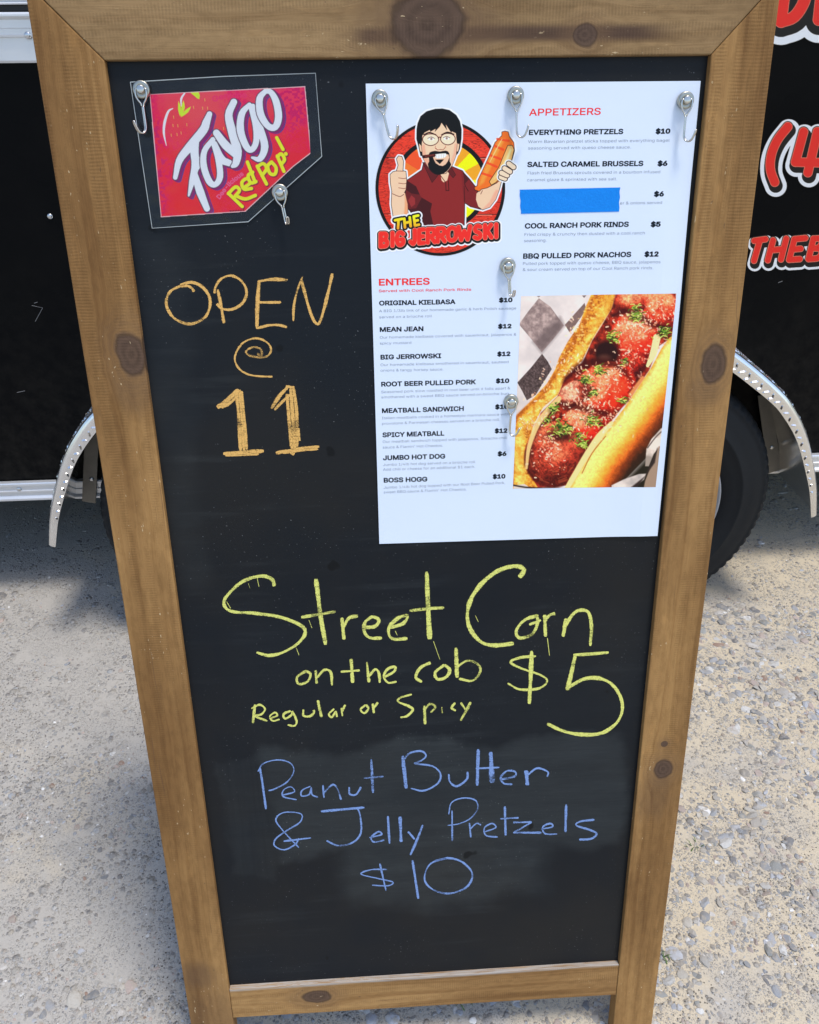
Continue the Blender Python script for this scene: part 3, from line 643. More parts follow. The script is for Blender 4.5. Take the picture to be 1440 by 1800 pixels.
smear = t.m('MULTIPLY', smear, t.m('MULTIPLY', t.m('ADD', .45, t.m('MULTIPLY', br, 1.1)), t.m('ADD', .45, t.m('MULTIPLY', wipe, 1.1))))
c = t.mix(t.m('MULTIPLY', br, .6), (.0058, .0082, .0115), (.0105, .0138, .0178))
old = t.sm(t.noise(t.comb(s, q, 11.0), 3.2, 4, .6), .38, .66); c = t.mix(old, c, (.0135, .0138, .0140))
c = t.mix(t.m('MULTIPLY', smear, .062), c, (.36, .40, .38))
sp = t.m('MULTIPLY', t.sm(t.noise(t.comb(s, q), 420, 2), .70, .75), t.sm(t.noise(t.comb(s, q), 7, 3), .40, .62)); c = t.mix(t.m('MULTIPLY', sp, .40), c, (.40, .41, .40))
sc = t.m('MULTIPLY', t.sm(t.noise(t.comb(t.m('MULTIPLY', s, 30.0), t.m('MULTIPLY', q, 900.0)), 1.0, 2), .76, .80), t.sm(t.noise(t.comb(s, q), 11, 3), .52, .64)); c = t.mix(t.m('MULTIPLY', sc, .25), c, (.36, .36, .34))
bl = t.sm(t.noise(t.comb(s, q, 4.0), 24, 2), .735, .77); c = t.mix(t.m('MULTIPLY', bl, .8), c, (.004, .0045, .005))
t.set(Base_Color=c, Roughness=t.m('ADD', t.m('MULTIPLY', br, .16), t.m('ADD', .36, t.m('MULTIPLY', smear, .2))), Specular_IOR_Level=.17); t.bump(br, .16, .0005)
nu, nvv = 2, 2
P = [(UL1 - .006, VT1 - .008), (UR0 + .006, VT1 - .008), (UR0 + .006, 1.198), (UL1 - .006, 1.198)]
panel = plank('chalkboard_panel', P, -.0045, 0.0, t.mat, 'v')
# rear frame of the A, folded out behind, hinged at the top
def Bb(u, v, w): 
    a = np.array([0, math.sin(LEAN), -math.cos(LEAN)]); n_ = np.array([0, math.cos(LEAN), math.sin(LEAN)])
    top = B(0, VT0, WB) + np.array([0, .012, 0])
    return top + np.array([1, 0, 0]) * u + a * (v - VT0) + n_ * (w - WF)
vfb = VFOOT - .001
for nm, poly, al in (('rear_stile', [(UL0, VT0), (UL1, VT0), (UL1, vfb), (UL0, vfb)], 'v'), ('rear_stile', [(UR0, VT0), (UR1, VT0), (UR1, vfb), (UR0, vfb)], 'v'), ('rear_rail', [(UL1 + .0004, VT0), (UR0 - .0004, VT0), (UR0 - .0004, VT1), (UL1 + .0004, VT1)], 'u'), ('rear_rail', [(UL1 + .0004, 1.19), (UR0 - .0004, 1.19), (UR0 - .0004, 1.25), (UL1 + .0004, 1.25)], 'u')):
    V = [Bb(u, v, WF + .024) for u, v in poly] + [Bb(u, v, WF) for u, v in poly]
    F = [(3, 2, 1, 0), (4, 5, 6, 7)] + [(i, (i + 1) % 4, 4 + (i + 1) % 4, 4 + i) for i in range(4)]
    o = mesh_obj(nm, V, F, m_e, sign); fix_normals(o); bevel(o, .0012); grain_attr(o, al, .13, .0)
poly = [(UL1 - .004, VT1 - .006), (UR0 + .004, VT1 - .006), (UR0 + .004, 1.196), (UL1 - .004, 1.196)]
V = [Bb(u, v, WF + .017) for u, v in poly] + [Bb(u, v, WF + .0125) for u, v in poly]
o = mesh_obj('rear_panel', V, [(3, 2, 1, 0), (4, 5, 6, 7)] + [(i, (i + 1) % 4, 4 + (i + 1) % 4, 4 + i) for i in range(4)], panel.data.materials[0], sign); fix_normals(o); grain_attr(o, 'v')
M_HINGE = simple('hinge_steel', (.5, .5, .49), .35, 1.0)
for u in (.06, .52):
    c0 = B(u, VT0, WB) + np.array([0, .006, .004]); b = MB(); b.tube([c0 - (.03, 0, 0), c0 + (.03, 0, 0)], .004, 10); b.box((c0[0] - .03, c0[1] - .02, c0[2] - .0025), (c0[0] + .03, c0[1] + .02, c0[2] - .0008)); b.build('hinge', M_HINGE, sign)

# ------------------------------------------------------------------ chalk writing
def chalk_mat(name, col, col2):
    t = NT(name); p = t.obj(); g = t.sep(t.attr('grain'))
    n = t.noise(p, 900, 3, .7); n2 = t.noise(p, 170, 4, .6); edge = t.m('ABSOLUTE', g[1])
    along = t.noise(t.comb(t.m('MULTIPLY', g[0], 60.0), t.m('MULTIPLY', g[1], 2.2), g[2]), 1.0, 3, .6)
    cover = t.m('ADD', t.m('ADD', t.m('MULTIPLY', n, .55), t.m('MULTIPLY', n2, .35)), t.m('MULTIPLY', along, .75))
    cover = t.m('SUBTRACT', cover, t.m('MULTIPLY', t.m('POWER', edge, 6.0), .42))
    a = t.sm(t.m('SUBTRACT', t.m('SUBTRACT', cover, t.m('MULTIPLY', t.sm(t.noise(t.comb(t.m('MULTIPLY', t.sep(p)[0], 55.0), t.m('MULTIPLY', t.sep(p)[2], 700.0), 0.0), 1.0, 3, .6), .50, .72), .20)), t.m('MULTIPLY', t.sm(t.noise(p, 34, 2), .50, .74), .24)), .44, .84)
    t.set(Base_Color=t.mix(along, col2, col), Roughness=.95, Specular_IOR_Level=.05, Alpha=t.m('ADD', .10, t.m('MULTIPLY', a, .90)))
    return t.mat
CH_O = chalk_mat('orange_chalk', pg(222, 182, 118), pg(168, 134, 90)); CH_Y = chalk_mat('yellow_chalk', pg(204, 222, 134), pg(160, 176, 112)); CH_B = chalk_mat('blue_chalk', pg(118, 158, 232), pg(84, 116, 188))
chalk_n = [0]
def chalk(label, mat, o, k, strokes):
    """strokes: (points in enlargement coordinates, width)"""
    V = []; F = []; G = []; rgc = np.random.RandomState(len(label) * 7 + chalk_n[0])
    for pts, wd in strokes:
        chalk_n[0] += 1; h = .00022 + (chalk_n[0] % 40) * 8e-6
        P = smooth_path(pts, 9 if len(pts) > 2 else 16); wx, wy = o[0] + P[:, 0] / k, o[1] + P[:, 1] / k
        n = len(P); T = np.gradient(np.stack([wx, wy], 1), axis=0); T /= np.linalg.norm(T, axis=1)[:, None] + 1e-9; N = np.stack([-T[:, 1], T[:, 0]], 1)
        # a flat-sided stick: broader when drawn one way than the other, with a wavering edge
        wv = np.interp(np.arange(n), np.linspace(0, n - 1, max(3, n // 4)), rgc.uniform(.68, 1.18, max(3, n // 4)))
        ends = np.clip(np.minimum(np.arange(n), np.arange(n)[::-1]) / 1.5 + .62, 0, 1)
        r = wd / k / 2 * wv * ends
        L = np.concatenate([[0], np.cumsum(np.hypot(*np.diff(np.stack([wx, wy], 1), axis=0).T))]) / 1000
        cols_ = np.array((-1, -.55, 0, .55, 1.0)); base = len(V); seed = chalk_n[0] * 1.7
        jit = rgc.uniform(-.10, .10, (n, 2))
        for i in range(n):
            for j, c_ in enumerate(cols_):
                cc = c_ + (jit[i, 0] if j == 0 else jit[i, 1] if j == 4 else 0)
                q = on_board(np.array([wx[i] + N[i, 0] * r[i] * cc]), np.array([wy[i] + N[i, 1] * r[i] * cc]), h)[0]; V.append(q); G.append((L[i] * 10 + seed, c_, seed))
        F += [(base + i * 5 + j, base + i * 5 + j + 1, base + (i + 1) * 5 + j + 1, base + (i + 1) * 5 + j) for i in range(n - 1) for j in range(4)]
    ob = mesh_obj('chalk_lettering', V, F, mat, sign); ob['label'] = label
    at = ob.data.attributes.new('grain', 'FLOAT_VECTOR', 'POINT'); at.data.foreach_set('vector', np.array(G, np.float32).ravel())
    return ob
def chalk_words(labels, cuts, mat, o, k, strokes):
    """one part for each word: strokes sorted by the gaps between the words"""
    groups = [[] for _ in labels]
    for st in strokes:
        m = sum(q[0] for q in st[0]) / len(st[0]); groups[sum(m > c_ for c_ in cuts)].append(st)
    for lb, g_ in zip(labels, groups): chalk(lb, mat, o, k, g_)
O1, K1 = (260, 460), 4.0
chalk('orange chalk word OPEN', CH_O, O1, K1, [
 ([(225, 165), (300, 145), (370, 168), (425, 230), (438, 300), (410, 380), (340, 428), (270, 435), (190, 400), (140, 335), (130, 270), (155, 212), (210, 178), (270, 168), (308, 185), (325, 210)], 22),
 ([(490, 195), (515, 310), (535, 432)], 26), ([(468, 222), (475, 180), (510, 125), (575, 98), (640, 120), (685, 175), (692, 240), (655, 300), (590, 335), (520, 330), (485, 295)], 22),
 ([(782, 130), (770, 300), (767, 472)], 30), ([(772, 140), (870, 124), (983, 128)], 26), ([(765, 286), (850, 286), (937, 285)], 21), ([(768, 468), (850, 447), (920, 445), (978, 460)], 20),
 ([(1088, 105), (1048, 210), (1026, 320), (1023, 417)], 19), ([(1078, 120), (1120, 280), (1158, 395), (1190, 437), (1215, 410), (1255, 270), (1298, 82)], 27)])
chalk('orange chalk at sign', CH_O, O1, K1, [([(775, 650), (792, 672), (802, 640), (790, 612), (750, 600), (715, 610), (690, 632), (705, 655), (750, 668), (810, 672), (850, 655), (866, 615), (845, 573), (795, 545), (740, 540), (670, 570), (625, 630), (612, 690), (640, 750), (700, 790), (780, 805), (876, 808)], 16), ([(768, 648), (785, 652)], 18)])
chalk('orange chalk number 11 drawn with doubled strokes', CH_O, O1, K1, [
 ([(487, 1025), (545, 985), (640, 900)], 34), ([(515, 1022), (575, 995), (650, 925)], 26), ([(622, 920), (640, 1100), (652, 1330)], 30), ([(645, 900), (662, 1100), (676, 1325)], 26), ([(658, 915), (680, 1120), (695, 1320)], 26), ([(530, 1350), (680, 1340), (815, 1330)], 30), ([(545, 1362), (680, 1360), (780, 1352)], 18), ([(640, 930), (668, 915)], 24),
 ([(868, 1032), (925, 945), (985, 880)], 28), ([(890, 1042), (945, 985), (1005, 930)], 24), ([(978, 930), (992, 1100), (1015, 1315)], 28), ([(1003, 880), (1020, 1100), (1035, 1310)], 26), ([(1022, 875), (1045, 1050), (1052, 1300)], 26), ([(900, 1345), (1050, 1318), (1205, 1300)], 30), ([(950, 1345), (1080, 1325), (1198, 1318)], 20), ([(970, 875), (1030, 885)], 22), ([(1060, 1170), (1068, 1260)], 16), ([(1005, 1340), (1030, 1355)], 24)])
O2, K2 = (340, 960), 1.846
chalk_words(['yellow chalk word Street', 'yellow chalk word Corn'], [850], CH_Y, O2, K2, [
 ([(263, 130), (255, 108), (220, 97), (160, 115), (110, 160), (100, 190), (125, 212), (200, 218), (280, 230), (345, 255), (363, 280), (340, 315), (290, 345), (245, 355), (205, 345)], 12),
 ([(398, 106), (412, 220), (429, 320)], 16), ([(350, 231), (405, 222), (462, 212)], 11), ([(482, 232), (489, 303)], 15), ([(486, 265), (505, 234), (534, 226)], 12),
 ([(555, 264), (590, 260), (602, 240), (580, 230), (556, 250), (556, 280), (575, 298), (612, 298)], 12), ([(640, 265), (682, 250), (694, 226), (662, 235), (634, 268), (645, 300), (695, 300)], 12),
 ([(757, 83), (762, 200), (767, 302)], 20), ([(702, 210), (760, 203), (814, 200)], 11),
 ([(1058, 102), (1073, 76), (1040, 65), (980, 85), (920, 140), (892, 200), (895, 260), (930, 308), (975, 322), (1040, 316)], 15),
 ([(1120, 225), (1075, 240), (1048, 275), (1060, 298), (1100, 285), (1118, 245), (1110, 222)], 13), ([(1140, 223), (1143, 294)], 13), ([(1138, 248), (1155, 225), (1174, 218)], 11), ([(1090, 255), (1128, 240)], 9),
 ([(1210, 235), (1200, 294)], 14), ([(1204, 262), (1240, 214), (1280, 213), (1292, 260), (1288, 324)], 15),
 ([(178, 120), (184, 137)], 2.2), ([(205, 95), (213, 132)], 2.2), ([(334, 330), (343, 354)], 2.4), ([(375, 240), (385, 266)], 2.0), ([(779, 308), (800, 368)], 2.2), ([(1149, 298), (1156, 356)], 2.4), ([(108, 180), (121, 202)], 2.2), ([(915, 225), (925, 246)], 2.0), ([(655, 275), (662, 290)], 2)])
chalk_words(['yellow chalk word on', 'yellow chalk word the', 'yellow chalk word cob'], [470, 690], CH_Y, O2, K2, [
 ([(365, 405), (337, 425), (342, 447), (370, 440), (380, 415), (362, 404)], 9), ([(397, 403), (400, 446)], 10), ([(400, 428), (425, 402), (446, 410), (450, 452)], 9), ([(512, 366), (517, 444)], 12), ([(478, 408), (540, 403)], 8), ([(563, 376), (570, 442)], 10), ([(570, 422), (590, 400), (602, 412), (605, 444)], 9),
 ([(618, 426), (650, 408), (655, 392), (632, 398), (618, 422), (632, 443), (660, 440)], 9), ([(770, 378), (737, 395), (722, 425), (742, 441)], 11), ([(815, 385), (785, 410), (793, 432), (820, 425), (832, 402), (815, 385)], 11), ([(852, 330), (856, 427)], 13), ([(855, 392), (890, 372), (925, 385), (930, 410), (905, 437), (862, 430)], 9)])
chalk('yellow chalk price $5', CH_Y, O2, K2, [
 ([(1112, 357), (1060, 362), (1030, 376), (1060, 395), (1130, 420), (1148, 440), (1120, 462), (1060, 465), (1020, 445)], 9), ([(1098, 340), (1095, 420), (1090, 512)], 15),
 ([(1233, 353), (1290, 350), (1348, 345)], 12), ([(1240, 352), (1225, 420), (1213, 468)], 16), ([(1211, 464), (1265, 432), (1320, 430), (1365, 455), (1392, 510), (1380, 565), (1330, 605), (1265, 612), (1200, 600), (1148, 576)], 13)])
chalk_words(['yellow chalk word Regular', 'yellow chalk word or', 'yellow chalk word Spicy'], [515, 630], CH_Y, O2, K2, [
 ([(200, 514), (193, 575)], 9), ([(188, 527), (215, 515), (232, 528), (222, 545), (202, 552), (240, 568)], 8), ([(252, 558), (272, 550), (265, 540), (248, 553), (258, 567), (280, 562)], 7), ([(316, 535), (293, 545), (298, 560), (318, 548), (322, 538), (335, 568), (328, 583), (306, 580)], 8), ([(357, 530), (358, 550), (378, 552), (392, 540), (390, 532)], 9), ([(404, 500), (410, 530), (416, 555)], 9),
 ([(457, 528), (440, 545), (450, 555), (462, 537), (466, 555)], 7), ([(480, 525), (484, 552)], 8), ([(482, 537), (493, 515)], 8), ([(560, 515), (543, 530), (555, 542), (568, 527), (560, 515)], 8), ([(582, 511), (586, 542)], 8), ([(584, 527), (599, 507)], 8),
 ([(709, 481), (672, 492), (665, 505), (700, 520), (712, 532), (692, 552), (672, 556)], 9), ([(750, 518), (752, 578)], 11), ([(750, 532), (768, 512), (785, 522), (770, 540)], 9), ([(806, 522), (808, 542)], 5), ([(850, 508), (838, 525), (852, 534)], 9), ([(868, 508), (884, 532)], 8), ([(900, 506), (885, 535), (867, 566)], 10)])
O3, K3 = (400, 1280), 2.057
chalk_words(['blue chalk word Peanut', 'blue chalk word Butter'], [590], CH_B, O3, K3, [
 ([(117, 142), (128, 210), (139, 293)], 11), ([(110, 157), (130, 128), (180, 115), (225, 125), (240, 155), (215, 195), (170, 220), (148, 226)], 6), ([(200, 242), (242, 230), (228, 212), (202, 225), (203, 248), (250, 259)], 6), ([(300, 210), (270, 225), (268, 245), (295, 240), (303, 215), (306, 240), (327, 250)], 6), ([(345, 206), (349, 252)], 7), ([(350, 232), (380, 205), (398, 220), (411, 259)], 8),
 ([(440, 213), (442, 238), (465, 240), (483, 213)], 8), ([(520, 113), (526, 234)], 10), ([(493, 181), (564, 175)], 8), ([(634, 100), (640, 160), (646, 218)], 15), ([(640, 112), (660, 90), (700, 83), (718, 100), (700, 118), (678, 128), (740, 137), (770, 165), (760, 200), (710, 226), (663, 218)], 7),
 ([(800, 166), (805, 195), (830, 210), (865, 185), (868, 158)], 8), ([(907, 76), (903, 208)], 16), ([(952, 86), (957, 198)], 19), ([(898, 146), (983, 142)], 8), ([(985, 187), (1037, 175), (1040, 158), (1010, 155), (988, 180), (1000, 200), (1030, 203)], 8), ([(1080, 153), (1085, 207)], 16), ([(1083, 172), (1120, 145), (1158, 158), (1156, 176)], 8)])
chalk_words(['blue chalk ampersand', 'blue chalk word Jelly', 'blue chalk word Pretzels'], [320, 750], CH_B, O3, K3, [
 ([(258, 432), (200, 370), (175, 330), (205, 305), (265, 310), (262, 340), (215, 370), (175, 400), (170, 425), (205, 440), (245, 420), (258, 398)], 6), ([(203, 409), (302, 397)], 7), ([(338, 301), (495, 287)], 9), ([(430, 293), (470, 292), (483, 340), (480, 385), (450, 415), (400, 425), (358, 407)], 8), ([(513, 396), (557, 385), (545, 375), (520, 395), (530, 412), (567, 405)], 7), ([(580, 318), (586, 418)], 9), ([(624, 320), (628, 412)], 13),
 ([(653, 374), (677, 402)], 9), ([(706, 350), (685, 405), (661, 459)], 11), ([(812, 298), (813, 408)], 8), ([(800, 312), (810, 270), (850, 253), (895, 260), (905, 290), (880, 325), (840, 345), (796, 352)], 6), ([(875, 343), (880, 395)], 8), ([(878, 365), (900, 345), (917, 350)], 6), ([(930, 375), (970, 360), (957, 345), (930, 360), (935, 388), (977, 394)], 6),
 ([(1003, 283), (1006, 388)], 9), ([(986, 328), (1053, 324)], 7), ([(1033, 341), (1100, 340)], 8), ([(1100, 340), (1035, 378)], 8), ([(1033, 378), (1135, 378)], 9), ([(1135, 365), (1175, 357), (1167, 345), (1140, 358), (1150, 382), (1192, 383)], 7), ([(1225, 276), (1222, 376)], 10), ([(1327, 331), (1275, 338), (1262, 352), (1310, 368), (1335, 382), (1315, 400), (1272, 403)], 8)])
chalk('blue chalk price $10', CH_B, O3, K3, [([(577, 511), (520, 512), (483, 528), (550, 545), (598, 557), (580, 570), (523, 568)], 6), ([(551, 490), (573, 587)], 7), ([(669, 478), (680, 550), (690, 617)], 10),
 ([(750, 480), (800, 470), (850, 485), (885, 525), (870, 570), (820, 595), (770, 595), (725, 570), (713, 535), (735, 490), (792, 470)], 8)])

